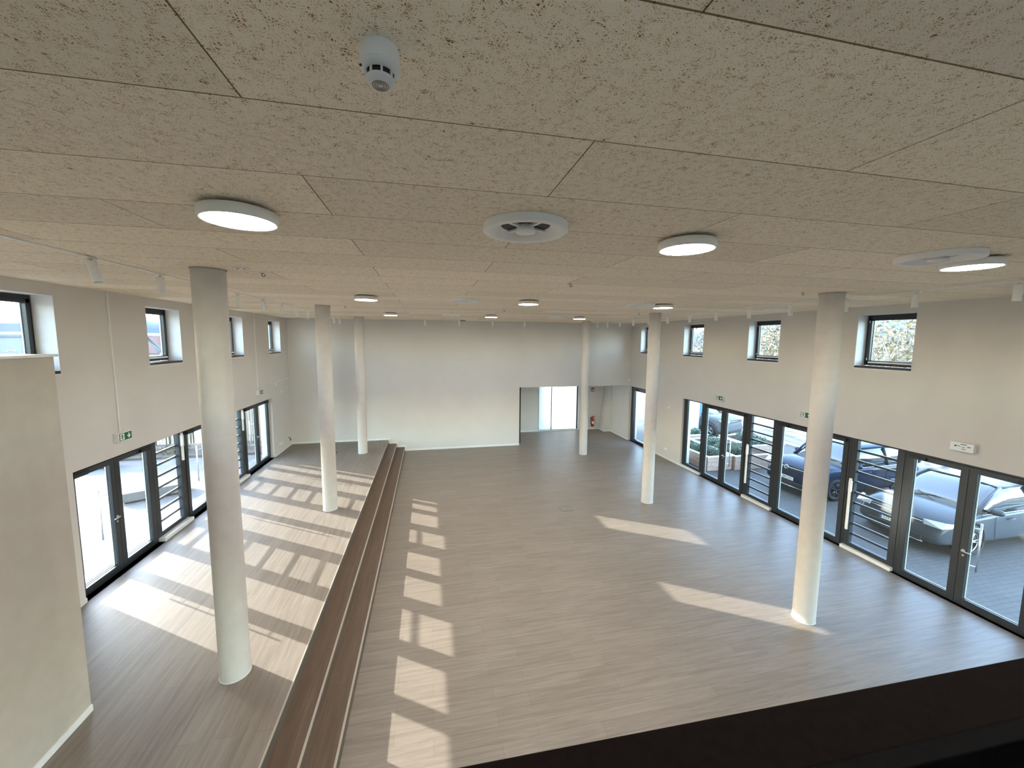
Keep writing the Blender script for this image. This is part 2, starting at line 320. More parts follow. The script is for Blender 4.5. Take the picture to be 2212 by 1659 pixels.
# near end of the hall (behind the camera): unseen glazing added below and above the gallery to let in daylight
mb = MB(); NG = [(-3.4, 0.6), (0.9, 4.9), (5.2, 9.0)]          # window bays
xs_ = [XL - 0.4, -3.4, 0.6, 0.9, 4.9, 5.2, 9.0, XR + 0.4]
for i_ in (0, 2, 4, 6): mb.box(xs_[i_], xs_[i_ + 1], YN - 0.3, YN, -0.1, H)
for (a_, b_) in NG: mb.box(a_, b_, YN - 0.3, YN, -0.1, 0.1); mb.box(a_, b_, YN - 0.3, YN, 2.6, 4.1); mb.box(a_, b_, YN - 0.3, YN, 5.35, H)
struct('wall_near', mb, PLASTER, fix=False)
k_ = 30
for (a_, b_) in NG:
    for (c_, d_) in ((0.1, 2.6), (4.1, 5.35)):
        t = thing('window_%d' % k_, 'large unseen window added in the near end wall for daylight', 'window', (a_, YN - 0.2, c_), 0, None, 'structure'); k_ += 1; w_ = b_ - a_; h_ = d_ - c_
        f = MB()
        for q in range(4): x_ = (w_ - .08) * q / 3; f.box(x_, x_ + .08, 0, .08, 0, h_)
        f.box(.08, w_ - .08, 0, .08, 0, .08); f.box(.08, w_ - .08, 0, .08, h_ - .08, h_); f.build('frame', ANTH, t)
        for q in range(3): x_ = (w_ - .08) * q / 3; MB().box(x_ + .08, x_ + (w_ - .08) / 3, .03, .05, .08, h_ - .08).build('pane', GLASS, t)
# niche behind the back wall
mb = MB(); mb.box(NX0 - 0.3, NX0, YB + 0.3, NY1 + 0.3, -0.1, 2.62); mb.box(NX0, 5.50, NY1, NY1 + 0.3, -0.1, 2.62); mb.box(7.66, NX1 + 0.06, NY1, NY1 + 0.3, -0.1, 2.62)
mb.box(NX1, XR + 0.05, YB - 0.06, NY1, -0.1, 2.62)
struct('wall_niche', mb, PLASTER, fix=False)
struct('ceiling_niche', MB().box(NX0 - 0.3, XR + 0.3, YB + 0.3, NY1 + 0.4, 2.62, 2.95), PLASTER)
# leaning pier in the niche corner
mb = MB(); mb.add([(8.86, 18.2, 0), (9.24, 18.2, 0), (9.24, 18.2, 2.62), (9.13, 18.2, 2.62), (8.86, 18.82, 0), (9.24, 18.82, 0), (9.24, 18.82, 2.62), (9.13, 18.82, 2.62)],
                  [(0, 1, 2, 3), (7, 6, 5, 4), (0, 3, 7, 4), (1, 5, 6, 2), (3, 2, 6, 7), (0, 4, 5, 1)])
struct('wall_pier', mb, PLASTER)
# stair core wall at the near left (half height)
struct('wall_stair', MB().box(XL, -3.80, YN, 4.85, -0.1, 4.52), mat('plaster_warm', (0.50, 0.445, 0.38), 0.9, spec=0.2, bump=(220, 0.002)), fix=False)
struct('trim_4', MB().box(XL + 0.001, -3.775, YN, 4.875, 4.52, 4.545), WHITE)
# gallery under the camera
struct('floor_gallery', MB().box(-3.78, XR, YN, 0.36, 2.85, 3.0), mat('pale_gallery_floor', (0.62, 0.58, 0.52), 0.6))
# baseboards
BH = 0.075
def bb(name, x0, x1, y0, y1, z0): struct(name, MB().box(x0, x1, y0, y1, z0, z0 + BH), WHITE)
bb('baseboard_left', XL, XL + 0.015, 4.875, LF0, P); bb('baseboard_left', XL, XL + 0.015, LF1, YB, P)
bb('baseboard_back', XL, S1, YB - 0.015, YB, P); bb('baseboard_back', S1, S2, YB - 0.015, YB, P * 2 / 3); bb('baseboard_back', S2, S3, YB - 0.015, YB, P / 3); bb('baseboard_back', S3, NX0, YB - 0.015, YB, 0)
for (xx, zz0, zz1) in ((S1, P * 2 / 3, P + BH), (S2, P / 3, P * 2 / 3 + BH), (S3, 0, P / 3 + BH)):
    struct('baseboard_back', MB().box(xx, xx + 0.05, YB - 0.0152, YB, zz0, zz1), WHITE)
bb('baseboard_right', XR - 0.015, XR, RF1, 14.98, 0)
bb('baseboard_stair', -3.80, -3.785, YN, 4.85, P)
bb('baseboard_niche', NX0, 5.50, NY1 - 0.015, NY1, 0); bb('baseboard_niche', 7.66, 8.86, NY1 - 0.015, NY1, 0); bb('baseboard_niche', NX1 - 0.015, NX1, YB - 0.06, 18.2, 0); bb('baseboard_niche', 8.86, 9.24, 18.185, 18.2, 0)
bb('baseboard_niche', 8.845, 8.86, 18.185, NY1, 0); bb('baseboard_niche', NX0, NX0 + 0.015, YB + 0.3, NY1, 0)
# roof edge outside (casts the building's shadow)
mb = MB(); mb.box(XL - 0.42, XL - 0.2, YN - 0.3, YB + 0.3, H + 0.35, H + 0.6); mb.box(XR + 0.2, XR + 0.42, YN - 0.3, YB + 0.3, H + 0.35, H + 0.6)
struct('roof_edge', mb, FABLUE, fix=False)

# ------------------------------------------------------------------ upper windows
def upper_window(side, y, idx, label):
    t = thing('window_%d' % idx, label, 'window', (sx(side, 0.27), y, WZ0), 0, None, 'structure')
    def bx(mb, d0, d1, a, b, c, d): return mb.box(side * d0, side * d1, a, b, c, d)
    W, Hh = WW, WZ1 - WZ0
    f = MB(); z0 = 0.055
    bx(f, 0, .08, 0.001, .055, z0, Hh); bx(f, 0, .08, W - .055, W - .001, z0, Hh); bx(f, 0, .08, .055, W - .055, z0, z0 + .055); bx(f, 0, .08, .055, W - .055, Hh - .075, Hh - .001)
    f.build('frame', ANTH, t)
    s = MB(); a, b, c, d = .05, W - .05, z0 + .05, Hh - .07
    bx(s, -.02, .06, a, a + .055, c, d); bx(s, -.02, .06, b - .055, b, c, d); bx(s, -.02, .06, a, b, c, c + .055); bx(s, -.02, .06, a, b, d - .055, d)
    sa = s.build('sash', ANTH, t, bevel=0.004)
    g = MB(); bx(g, .02, .04, a + .055, b - .055, c + .055, d - .055); g.build('pane', GLASS, sa)
    e = MB()
    for (u0, u1, v0, v1) in ((a + .055, a + .066, c + .055, d - .055), (b - .066, b - .055, c + .055, d - .055), (a + .055, b - .055, c + .055, c + .062)): bx(e, .041, .055, u0, u1, v0, v1)
    e.build('spacer', SPACER, sa)
    for hz in (c + .06, d - .1):
        h = MB(); bx(h, -.032, -.02, W - .075 if side > 0 else .06, W - .06 if side > 0 else .075, hz, hz + .05); h.build('hinge', ALU, t)
    si = MB(); bx(si, -.27, .02, 0.002, W - .002, .0, .045); si.build('window_sill', ANTHB, t, bevel=0.004)
    l = MB(); bx(l, -.275, -.27, -.01, W + .01, -.03, .003); l.build('sill_edge', REVEAL, t)
    m = MB(); bx(m, -.06, -.02, .1, W - .12, z0 + .052, z0 + .085); m.build('chain_drive', FIXW, t)
    # reveal lining
    r = MB(); bx(r, -.268, 0, 0.0005, .004, .045, Hh); bx(r, -.268, 0, W - .004, W - .0005, .045, Hh); bx(r, -.268, 0, 0.0005, W - .0005, Hh - .004, Hh - .0005); r.build('reveal', REVEAL, t)
    return t
LN = ['gallery window in the left wall hidden beside the stair core', 'square high window above the near left stair wall', 'square high window between the first conduit and the nearest left column', 'square high window just behind the nearest left column', 'farthest square high window in the left wall near the back corner']
RN = ['high window in the right wall beyond the picture edge', 'largest square high window in the right wall showing tree branches', 'square high window left of the nearest right column', 'small square high window right of the second right column', 'farthest high window in the right wall half behind the second column']
n = 0
for i, y in enumerate(LWIN):
    n += 1; upper_window(-1, y, n, LN[i])
for i, y in enumerate(RWIN):
    n += 1; upper_window(1, y, n, RN[i])

# ------------------------------------------------------------------ glazed facade units
def handle(parent, side, y, z, d, dirn):
    t = bpy.data.objects.new('lever_handle', None); C.objects.link(t); t.parent = parent
    mb = MB(); x = side * d; mb.cyl((x, y, z), .024, .012, (-side, 0, 0)); mb.tube([(x, y, z), (x - side * .055, y, z), (x - side * .06, y + dirn * .02, z), (x - side * .06, y + dirn * .13, z - .002)], .0095)
    mb.build('lever', ALU, t); mb = MB(); mb.cyl((x, y, z - .09), .015, .008, (-side, 0, 0)); mb.build('key_rosette', ALU, t)
def door_unit(side, y0, w_, z0, z1, idx, label, knob_far=True, cat='door'):
    rec = RL if side < 0 else RR
    t = thing('door_%d' % idx, label, cat, (sx(side, rec), y0, z0), 0, None, 'structure')
    Hh = z1 - z0
    def bx(mb, d0, d1, a, b, c, d): return mb.box(side * d0, side * d1, a, b, c, d)
    f = MB(); bx(f, 0, .09, 0.002, .05, 0, Hh - .002); bx(f, 0, .09, w_ - .05, w_ - .002, 0, Hh - .002); bx(f, 0, .09, .05, w_ - .05, Hh - .06, Hh - .002); bx(f, 0, .12, .05, w_ - .05, 0, .02)
    f.build('frame', ANTH, t, bevel=0.003)
    mid = w_ / 2
    for k, (a, b) in enumerate(((.055, mid - .002), (mid + .002, w_ - .055))):
        c, d = .022, Hh - .064
        l = MB(); st = .105
        bx(l, -.012, .07, a, a + st, c, d); bx(l, -.012, .07, b - st, b, c, d); bx(l, -.012, .07, a + st, b - st, c, c + .115); bx(l, -.012, .07, a + st, b - st, d - .085, d)
        lf = l.build('leaf', ANTH, t, bevel=0.003)
        g = MB(); bx(g, .02, .045, a + st, b - st, c + .115, d - .085); g.build('pane', GLASS, lf)
        e = MB(); bx(e, .046, .06, b - st - .012, b - st, c + .115, d - .085); bx(e, .046, .06, a + st, a + st + .012, c + .115, d - .085); bx(e, .046, .06, a + st, b - st, c + .115, c + .123); e.build('spacer', SPACER, lf)
        cl = MB(); ya = a + .04 if k == 0 else b - .30
        bx(cl, -.06, -.012, ya, ya + .26, d - .07, d - .01); cl.build('closer', BLACK, lf)
        # outside pull bar beside the middle stiles
        yp = (b - .16) if k == 0 else (a + .16)
        pb = MB(); pb.tube([(side * .15, yp, .65), (side * .15, yp, 1.55)], .014)
        for zz in (.75, 1.45): pb.tube([(side * .07, yp + (.09 if k == 0 else -.09), zz), (side * .15, yp, zz)], .009)
        pb.build('pull_bar', ALU, lf)
    rail = MB(); bx(rail, -.035, -.013, .09, w_ - .09, Hh - .075, Hh - .05); rail.build('slide_rail', ANTH, t)
    handle(t, side, mid - .055, 1.02, -.012, -1)
    return t
def bar_unit(side, y0, w_, z0, z1, idx, label, motor=(0.45, 1.65), plinth=.075):
    rec = RL if side < 0 else RR
    t = thing('window_%d' % idx, label, 'window', (sx(side, rec), y0, z0), 0, None, 'structure')
    Hh = z1 - z0
    def bx(mb, d0, d1, a, b, c, d): return mb.box(side * d0, side * d1, a, b, c, d)
    f = MB(); st = .12; a, b, c, d = 0.003, w_ - .003, plinth, Hh - .002
    bx(f, 0, .09, a, a + st, c, d); bx(f, 0, .09, b - st, b, c, d); bx(f, 0, .09, a + st, b - st, c, c + .09); bx(f, 0, .09, a + st, b - st, d - .05, d)
    f.build('frame', ANTH, t, bevel=0.003)
    g = MB(); bx(g, .03, .055, a + st, b - st, c + .09, d - .05); g.build('pane', GLASS, t)
    pl = MB(); bx(pl, -rec + .0, .09, 0.0, w_, 0, plinth - .002); pl.build('plinth', WHITE, t)
    zt = 2.545; k = 0
    while True:
        zb = zt - .243 * (k + 1) - z0; k += 1
        if zb < c + .16: break
        r = MB(); bx(r, .07, .105, a + .03, b - .03, zb - .023, zb + .023); r.build('bar', ANTH, t)
    if motor:
        m = MB(); bx(m, -.045, -.003, b - .085, b - .045, motor[0] - z0, motor[1] - z0); bx(m, -.06, -.003, b - .10, b - .05, motor[1] - z0 - .3, motor[1] - z0 - .05); m.build('window_motor', FIXW, t)
    return t
U = 1.9
# left facade: door, barred, door, barred, door
lz, hz = P, HL - .0
door_unit(-1, 7.0, U, lz, hz, 1, 'nearest glazed double door in the left wall')
bar_unit(-1, 8.9, 1.0, lz, hz, 21, 'barred fixed window right of the nearest left double door', motor=(1.95, 2.58))
door_unit(-1, 9.9, U, lz, hz, 2, 'middle glazed double door in the left wall, half hidden by the column')
bar_unit(-1, 11.8, 1.0, lz, hz, 22, 'barred fixed window left of the farthest left double door', motor=(1.95, 2.58))
door_unit(-1, 12.8, U, lz, hz, 3, 'farthest glazed double door in the left wall')
# right facade
bar_unit(1, 2.85, 1.0, 0, HR, 23, 'barred fixed window in the right wall beyond the picture edge')
door_unit(1, 0.95, U, 0, HR, 4, 'glazed double door in the right wall behind the gallery')
door_unit(1, 3.85, U, 0, HR, 5, 'nearest glazed double door in the right wall, with a car close outside')
bar_unit(1, 5.75, 1.0, 0, HR, 24, 'barred fixed window left of the nearest right double door')
door_unit(1, 6.75, U, 0, HR, 6, 'glazed double door behind the nearest right column')
bar_unit(1, 8.65, 1.0, 0, HR, 25, 'barred fixed window between two double doors, planters outside')
door_unit(1, 9.65, U, 0, HR, 7, 'glazed double door in the right wall in front of the planters')
# narrow fixed pane
t = thing('window_26', 'narrow fixed pane at the far end of the right glazed front', 'window', (sx(1, RR), 11.55, 0), 0, None, 'structure')
f = MB(); f.box(0, .09, .003, .09, .075, HR - .002); f.box(0, .09, .86, 1.047, .075, HR - .002); f.box(0, .09, .09, .86, .075, .16); f.box(0, .09, .09, .86, HR - .05, HR - .002); f.build('frame', ANTH, t, bevel=0.003)
MB().box(.03, .055, .09, .86, .16, HR - .05).build('pane', GLASS, t); MB().box(-RR, .09, 0, 1.049, 0, .073).build('plinth', WHITE, t)
MB().box(.056, .075, .84, .86, .16, HR - .05).build('spacer', SPACER, t)
# single glazed door beside the niche
t = thing('door_8', 'single glazed door in the right wall beside the back niche', 'door', (sx(1, .06), 14.98, 0), 0, None, 'structure')
f = MB(); f.box(0, .09, .002, .06, 0, HR - .002); f.box(0, .16, 1.28, 1.418, 0, HR - .002); f.box(0, .09, .06, 1.28, HR - .08, HR - .002); f.build('frame', ANTH, t, bevel=0.003)
l = MB(); l.box(-.01, .07, .065, .17, .02, HR - .085); l.box(-.01, .07, 1.17, 1.275, .02, HR - .085); l.box(-.01, .07, .17, 1.17, .02, .13); l.box(-.01, .07, .17, 1.17, HR - .19, HR - .085)
lf = l.build('leaf', ANTH, t, bevel=0.003); MB().box(.02, .045, .17, 1.17, .13, HR - .19).build('pane', GLASS, lf); handle(t, 1, .12, 1.02, -.01, 1)
MB().box(-.05, -.011, .8, 1.15, HR - .17, HR - .11).build('closer', BLACK, lf)

# frosted double window of the niche, backlit by the sun
def frosted():
    m = bpy.data.materials.new('frosted_glass'); m.use_nodes = True; t = m.node_tree; t.nodes.clear(); o = t.nodes.new('ShaderNodeOutputMaterial')
    a = t.nodes.new('ShaderNodeBsdfTranslucent'); a.inputs[0].default_value = (0.64, 0.665, 0.66, 1); b = t.nodes.new('ShaderNodeBsdfDiffuse'); b.inputs[0].default_value = (0.5, 0.55, 0.55, 1)
    mx = t.nodes.new('ShaderNodeMixShader'); mx.inputs[0].default_value = 0.3; t.links.new(a.outputs[0], mx.inputs[1]); t.links.new(b.outputs[0], mx.inputs[2]); t.links.new(mx.outputs[0], o.inputs[0]); return m
FROST = frosted()
t = thing('window_27', 'bright frosted two-pane window at the back of the niche', 'window', (5.50, NY1 + .04, 0), 0, None, 'structure')
f = MB(); f.box(0, .03, 0, .08, 0.03, 2.62); f.box(2.10, 2.16, 0, .08, 0.03, 2.62); f.box(.70, .73, 0, .06, .05, 2.60); f.box(.03, 2.1, 0, .08, 2.60, 2.62); f.box(0, 2.16, 0, .08, 0.0, .05)
f.build('frame', ANTH, t); MB().box(.03, .70, .03, .05, .05, 2.60).build('frosted_pane', FROST, t); MB().box(.73, 2.10, .03, .05, .05, 2.60).build('frosted_pane', FROST, t)
struct('trim_5', MB().box(5.35, 7.78, NY1 - .012, NY1 + .001, 0.0, .05), WHITE); struct('trim_6', MB().box(7.66, 7.74, NY1 - .02, NY1 + .001, .05, 2.62), WHITE)
# dark sliding-panel edge at the left of the niche
mb = MB(); mb.box(4.010, 4.065, YB + .305, YB + .36, 0.0, 2.60); o = mb.build('sliding_panel_edge', BLACK); tag(o, 'thin black vertical edge of a sliding panel at the niche opening', 'panel edge')

# ------------------------------------------------------------------ columns
def column(x, y, z0, label):
    t = thing('round_column', label, 'column', (x, y, z0), 0, None)
    h = H - z0; s = MB(); s.lathe([(.165, 0.0), (.165, h - .0)], seg=56); s.build('shaft', COLP, t)
    j = MB(); j.lathe([(.1655, 0.0), (.170, 0.002), (.170, .008), (.1655, .010)], seg=56); j.build('base_joint', REVEAL, t)
    c = MB(); c.lathe([(.172, h - .004), (.172, h - .0005), (.10, h - .0005)], seg=56); c.build('head_joint', mat('dark_joint', (0.10, 0.07, 0.05), .9), t)  # thin dark brown ring at the column head
for (x, y, z0, lb) in ((-2.447, 5.08, P, 'nearest cream round column, standing on the left platform'), (-2.447, 9.90, P, 'middle round column on the platform, its foot in striped sunlight'), (-2.447, 14.75, P, 'farthest round column on the platform near the back wall'),
                       (6.25, 4.99, 0, 'nearest round column on the lower floor by the right doors'), (6.25, 9.85, 0, 'second round column on the lower floor, before the right wall'), (6.25, 14.69, 0, 'slim looking column in front of the bright niche window')):
    column(x, y, z0, lb)

# ------------------------------------------------------------------ ceiling luminaires
lt = None
LX, LY = (-1.10, 1.93, 4.88), (2.66, 7.42, 12.05)
rown = ('nearest row', 'middle row', 'far row'); coln = ('left', 'centre', 'right')
for j, y in enumerate(LY):
    for i, x in enumerate(LX):
        lb = 'round white flush ceiling light, %s, %s of its three' % (rown[j], coln[i])
        if lt is None:
            lt = thing('ceiling_light', lb, 'ceiling light', (x, y, H), 0, 'round ceiling lights')
            MB().lathe([(.001, -.018), (.15, -.018), (.15, 0)], seg=48).build('mounting_plate', mat('plate_grey', (.25, .22, .2), .6), lt)
            MB().lathe([(.14, -.0185), (.195, -.0185), (.205, -.024), (.205, -.078), (.200, -.082), (.190, -.082), (.188, -.079)], seg=64).build('housing', FIXW, lt)
            MB().lathe([(.188, -.078), (.001, -.079)], seg=64, smooth=False).build('diffuser', DIFFUSER, lt)
        else: dup(lt, (x, y, H), label=lb)
# air outlets
def vent(x, y, label, first=[None]):
    if first[0] is None:
        v = first[0] = thing('ceiling_vent', label, 'air vent', (x, y, H), 0, 'round ceiling air vents')
        MB().lathe([(.285, -.001), (.285, -.044), (.278, -.050), (.235, -.050), (.226, -.046), (.20, -.022), (.165, -.004)], seg=64).build('ring', FIXW, v)
        MB().lathe([(.170, -.0035), (.001, -.0035)], seg=48, smooth=False).build('duct_shade_disc', DARKV, v)  # flat dark disc that paints the shade inside the duct
        MB().lathe([(.055, -.004), (.070, -.042), (.066, -.050), (.001, -.050)], seg=40).build('core', FIXW, v)
        for k in range(4):
            a = k * PI / 2 + .5; c, s = math.cos(a), math.sin(a); n = (-s, c)
            mb = MB(); mb.add([(c * .055 + n[0] * o_, s * .055 + n[1] * o_, zz) for o_ in (-.012, .012) for zz in (-.005, -.022)] + [(c * .175 + n[0] * o_, s * .175 + n[1] * o_, zz) for o_ in (-.012, .012) for zz in (-.005, -.014)],
                          [(0, 1, 5, 4), (2, 6, 7, 3), (0, 4, 6, 2), (1, 3, 7, 5), (0, 2, 3, 1), (4, 5, 7, 6)]); mb.build('vane', FIXW, v)
        return v
    return dup(first[0], (x, y, H), label=label)
for x, y, lb in ((.65, 2.60, 'large round air vent between the two nearest left and centre lights'), (4.40, 2.62, 'round air vent overlapping the right-hand nearest ceiling light'), (.69, 7.55, 'round air vent between the left and centre middle-row lights'),
                 (4.38, 7.45, 'round air vent beside the right middle-row light'), (7.95, 7.55, 'round air vent near the right wall between spotlights'), (.69, 12.4, 'far round air vent left of the centre far-row light'), (4.2, 12.4, 'far round air vent beside the slim back column')):
    vent(x, y, lb)
# spotlights on tracks
def spot(x, y, label, tx=0, ty=0, first=[None]):
    if first[0] is None:
        v = first[0] = thing('track_spotlight', label, 'spotlight', (x, y, H), 0, 'white cylindrical track spotlights')
        MB().box(-.02, .02, -.055, .055, -.028, -.012).build('adapter', FIXW, v)
        MB().tube([(0, 0, -.028), (0, 0, -.05)], .012).build('joint', ALU, v)
        s = MB().lathe([(.001, -.045), (.036, -.045), (.040, -.050), (.040, -.245), (.035, -.250), (.033, -.225)], seg=28).build('housing', FIXW, v)
        MB().lathe([(.033, -.226), (.001, -.226)], seg=28, smooth=False).build('lens', mat('spot_lens', (.35, .35, .35), .2), s)
        return v
    v = dup(first[0], (x, y, H), label=label); v.rotation_euler = (0, 0, 0)
    return v
ords = ['nearest', 'second', 'third', 'fourth', 'fifth', 'sixth', 'seventh', 'eighth', 'ninth', 'tenth', 'eleventh', 'twelfth', 'thirteenth']
TRL, TRR = -3.2, 7.10
for i, y in enumerate((4.56, 5.55, 7.52, 8.52, 9.52, 10.47, 11.45, 14.36, 15.28)):
    s = spot(TRL, y, '%s white spotlight on the left ceiling track' % ords[i].capitalize())
    s.rotation_euler = (0.0, [-.22, -.04, .02, -.05, .0, -.12, .04, -.05, .03][i], 0)
for i, y in enumerate((3.42, 4.44, 5.42, 6.46, 7.48, 8.5, 9.51, 10.52, 11.53, 12.53, 13.50, 14.55, 15.50)):
    s = spot(TRR, y, '%s white spotlight on the right ceiling track' % ords[i].capitalize())
for i, x in enumerate((-.13, 1.19, 2.54, 3.87)):
    s = spot(x, 15.45, '%s white spotlight before the back wall, counted from the left' % ords[i].capitalize().replace('Nearest', 'First'))
o = MB().box(TRL - .017, TRL + .017, 1.0, 15.9, H - .012, H - .0005).build('ceiling_track', FIXW); tag(o, 'long white spotlight track along the left side of the ceiling', 'lighting track')
o = MB().box(TRR - .017, TRR + .017, 1.0, 15.9, H - .012, H - .0005).build('ceiling_track', FIXW); tag(o, 'long white spotlight track along the right side of the ceiling', 'lighting track')
o = MB().box(-.8, 4.6, 15.433, 15.467, H - .012, H - .0005).build('ceiling_track', FIXW); tag(o, 'short white spotlight track just before the back wall', 'lighting track')
# smoke detector
t = thing('smoke_detector', 'white smoke detector on a deep base near the top of the ceiling', 'smoke detector', (-.118, 1.155, H))
MB().lathe([(.048, 0), (.051, -.012), (.051, -.040), (.048, -.043)], seg=48).build('base', FIXW, t)
hd = MB().lathe([(.048, -.042), (.053, -.046), (.053, -.052), (.045, -.060), (.036, -.062)], seg=48).build('head', WHITE, t)
MB().lathe([(.034, -.060), (.034, -.076)], seg=40).build('chamber', BLACK, t)
for k in range(8):
    a = k * PI / 4 + .2; MB().box(-.003, .003, -.0025, .0025, -.078, -.058).build('rib', WHITE, t); o = t.children[-1]; o.location = (.0355 * math.cos(a), .0355 * math.sin(a), 0); o.rotation_euler = (0, 0, a)
cp = MB().lathe([(.037, -.075), (.038, -.080), (.034, -.087), (.026, -.091), (.001, -.092)], seg=48).build('cap', WHITE, t)
for r in (.009, .015, .021): MB().lathe([(r - .0012, -.0915 if r < .02 else -.0912), (r, -.0932), (r + .0012, -.0915 if r < .02 else -.0912)], seg=40).build('slot_ring', mat('slot_grey', (.25, .22, .18), .6), cp)
MB().cyl((-.046, -.018, -.056), .003, .004, (-.6, -.2, -.7), 12).build('indicator', BLACK, t)
# little ceiling hooks
for i, (x, y, lb) in enumerate(((-1.94, 5.2, 'dark ceiling hook beside the nearest left column'), (1.91, 5.09, 'dark ceiling hook in the middle of the ceiling'), (5.75, 5.05, 'dark ceiling hook left of the nearest right column'), (-1.95, 9.9, 'small ceiling hook beside the second left column'),
                               (1.94, 10.0, 'small ceiling hook between far lights'), (5.83, 10.0, 'small ceiling hook beside the second right column'))):
    t = thing('ceiling_hook', lb, 'ceiling hook', (x, y, H), 0, 'dark ceiling hooks')
    MB().lathe([(.001, -.002), (.03, -.002), (.03, 0)], seg=20).build('rose', mat('zinc', (.45, .4, .33), .4, metal=.6), t)
    MB().tube([(.012 + .018 * math.cos(a), 0, -.022 + .018 * math.sin(a)) for a in [k * PI / 8 + PI / 2 for k in range(14)]], .004, 8).build('eye', mat('dark_steel', (.06, .04, .03), .4, metal=.8), t)
t = thing('ceiling_sensor', 'flat white rectangular ceiling sensor beside the nearest left column', 'sensor', (-2.02, 4.86, H))
MB().box(-.07, .07, -.045, .045, -.012, 0).build('housing', WHITE, t, bevel=.003)
for x in (-.03, .035): MB().cyl((x, -.01, -.0155), .012, .004, seg=16).build('lens', BLACK, t)
for (x, y, lb) in ((1.37, 15.8, 'small dark projector bracket on the ceiling at the back wall'),):
    o = MB().box(x - .1, x + .1, y - .03, y + .03, H - .035, H - .001).build('ceiling_bracket', mat('bracket', (.15, .12, .1), .6)); tag(o, lb, 'bracket')

# ------------------------------------------------------------------ emergency exit signs
def exit_sign(side, y, z, label, glared=False):
    W_, H_, D_ = .31, .155, .085
    t = thing('exit_sign', label, 'exit sign', (sx(side, 0), y, z), 0, 'emergency exit signs')
    # the side facing the room is local -side*x
    b = MB(); b.box(-side * .001, -side * D_, -W_ / 2, W_ / 2, 0, H_); b.build('housing', FIXW, t, bevel=.006)
    xf = -side * (D_ + .0015)
    pl = MB(); pl.box(-side * D_, xf, -W_ / 2 + .012, W_ / 2 - .012, .012, H_ - .012)
    face = pl.build('sign_face', GREEN if not glared else SIGNW, t)  # one sign gets a white face that paints the glare on it
    # picture coordinates: u to the viewer's right
    def uy(u): return (-u if side > 0 else u)
    x2 = xf - side * .0012
    def poly(pts, m, nm):
        mb = MB(); mb.add([(xf, uy(u), v) for u, v in pts] + [(x2, uy(u), v) for u, v in pts], [tuple(range(len(pts)))[::-1], tuple(range(len(pts), 2 * len(pts)))] + [(i, (i + 1) % len(pts), (i + 1) % len(pts) + len(pts), i + len(pts)) for i in range(len(pts))])
        return mb.build(nm, m, face)
    if not glared:
        poly([(-.125, .022), (-.03, .022), (-.03, .132), (-.125, .132)], SIGNW, 'doorway')
        xf = x2; x2 = xf - side * .001
        cx = -.078
        poly([(cx + .012 * math.cos(a), .117 + .010 * math.sin(a)) for a in [k * PI / 5 for k in range(10)]], GREEN, 'running_man')
        poly([(cx - .014, .104), (cx + .012, .104), (cx + .016, .068), (cx - .006, .064)], GREEN, 'running_man')
        poly([(cx - .004, .066), (cx + .016, .068), (cx + .006, .048), (cx + .020, .030), (cx + .008, .028), (cx - .008, .048)], GREEN, 'running_man')
        poly([(cx - .004, .066), (cx + .004, .060), (cx - .014, .048), (cx - .034, .048), (cx - .034, .056), (cx - .018, .056)], GREEN, 'running_man')
        poly([(cx + .012, .102), (cx + .034, .090), (cx + .032, .082), (cx + .010, .092)], GREEN, 'running_man')
        poly([(cx - .014, .104), (cx - .034, .092), (cx - .030, .076), (cx - .024, .078), (cx - .026, .089), (cx - .010, .094)], GREEN, 'running_man')
        xf = -side * (D_ + .0015); x2 = xf - side * .0012
        poly([(.066, .124), (.086, .124), (.086, .075), (.104, .092), (.117, .080), (.076, .030), (.035, .080), (.048, .092), (.066, .075)], SIGNW, 'arrow')
    else:
        for (u0, u1, v0, v1) in ((-.02, .06, .118, .132), (-.06, -.02, .085, .095), (.0, .04, .07, .08), (.07, .11, .085, .1), (-.1, -.07, .07, .1), (.0, .05, .035, .045)):
            poly([(u0, v0), (u1, v0), (u1 + .01, v1), (u0 + .01, v1)], GREEN, 'glare_free_print')
    return t
exit_sign(-1, 7.97, 2.89, 'green running man exit sign above the nearest left double door')
exit_sign(-1, 13.66, 2.90, 'small exit sign above the farthest left double door')
exit_sign(1, 10.68, 2.82, 'small exit sign above the right door with planters outside')
exit_sign(1, 7.73, 2.83, 'green running man exit sign half behind the nearest right column')
exit_sign(1, 4.86, 2.82, 'exit sign above the nearest right double door, glare painted white on its face', glared=True)
def conduit(x, y, z0, z1, label, m=WHITE):
    mb = MB(); mb.box(x, x + (.02 if x < 0 else -.02), y - .014, y + .014, z0, z1); o = mb.build('cable_conduit', m); tag(o, label, 'cable conduit')
conduit(XL, 7.955, 3.045, H, 'vertical white cable conduit above the nearest left exit sign')
conduit(XL, 13.64, 3.055, H, 'vertical white cable conduit above the far left exit sign')
conduit(XR, 7.70, 2.985, 3.42, 'short white conduit above the exit sign beside the right column')
o = MB().box(XL, XL + .015, 15.08, YB, 3.16, 3.18).build('cable_conduit', FIXW); tag(o, 'thin horizontal conduit on the left wall near the back corner', 'cable conduit')
o = MB().box(XL, XL + .03, 14.98, 15.10, 3.02, 3.16).build('junction_box', WHITE, bevel=.004); tag(o, 'white junction box at the end of the horizontal conduit', 'junction box')
def socket(x, y0, y1, z, label, n=2):
    t = thing('wall_socket', label, 'socket', (x, y0, z)); s = 1 if x < 0 else -1
    MB().box(0, s * .01, 0, y1 - y0, 0, .08).build('cover_plate', WHITE, t, bevel=.002)
    for k in range(n):
        yy = (k + .5) * (y1 - y0) / n; MB().cyl((s * .0095, yy, .04), .02, .003, (s, 0, 0), 16).build('insert', FIXW, t)
socket(XL, 15.52, 15.68, 2.70, 'white double switch plate high on the left wall near the corner')
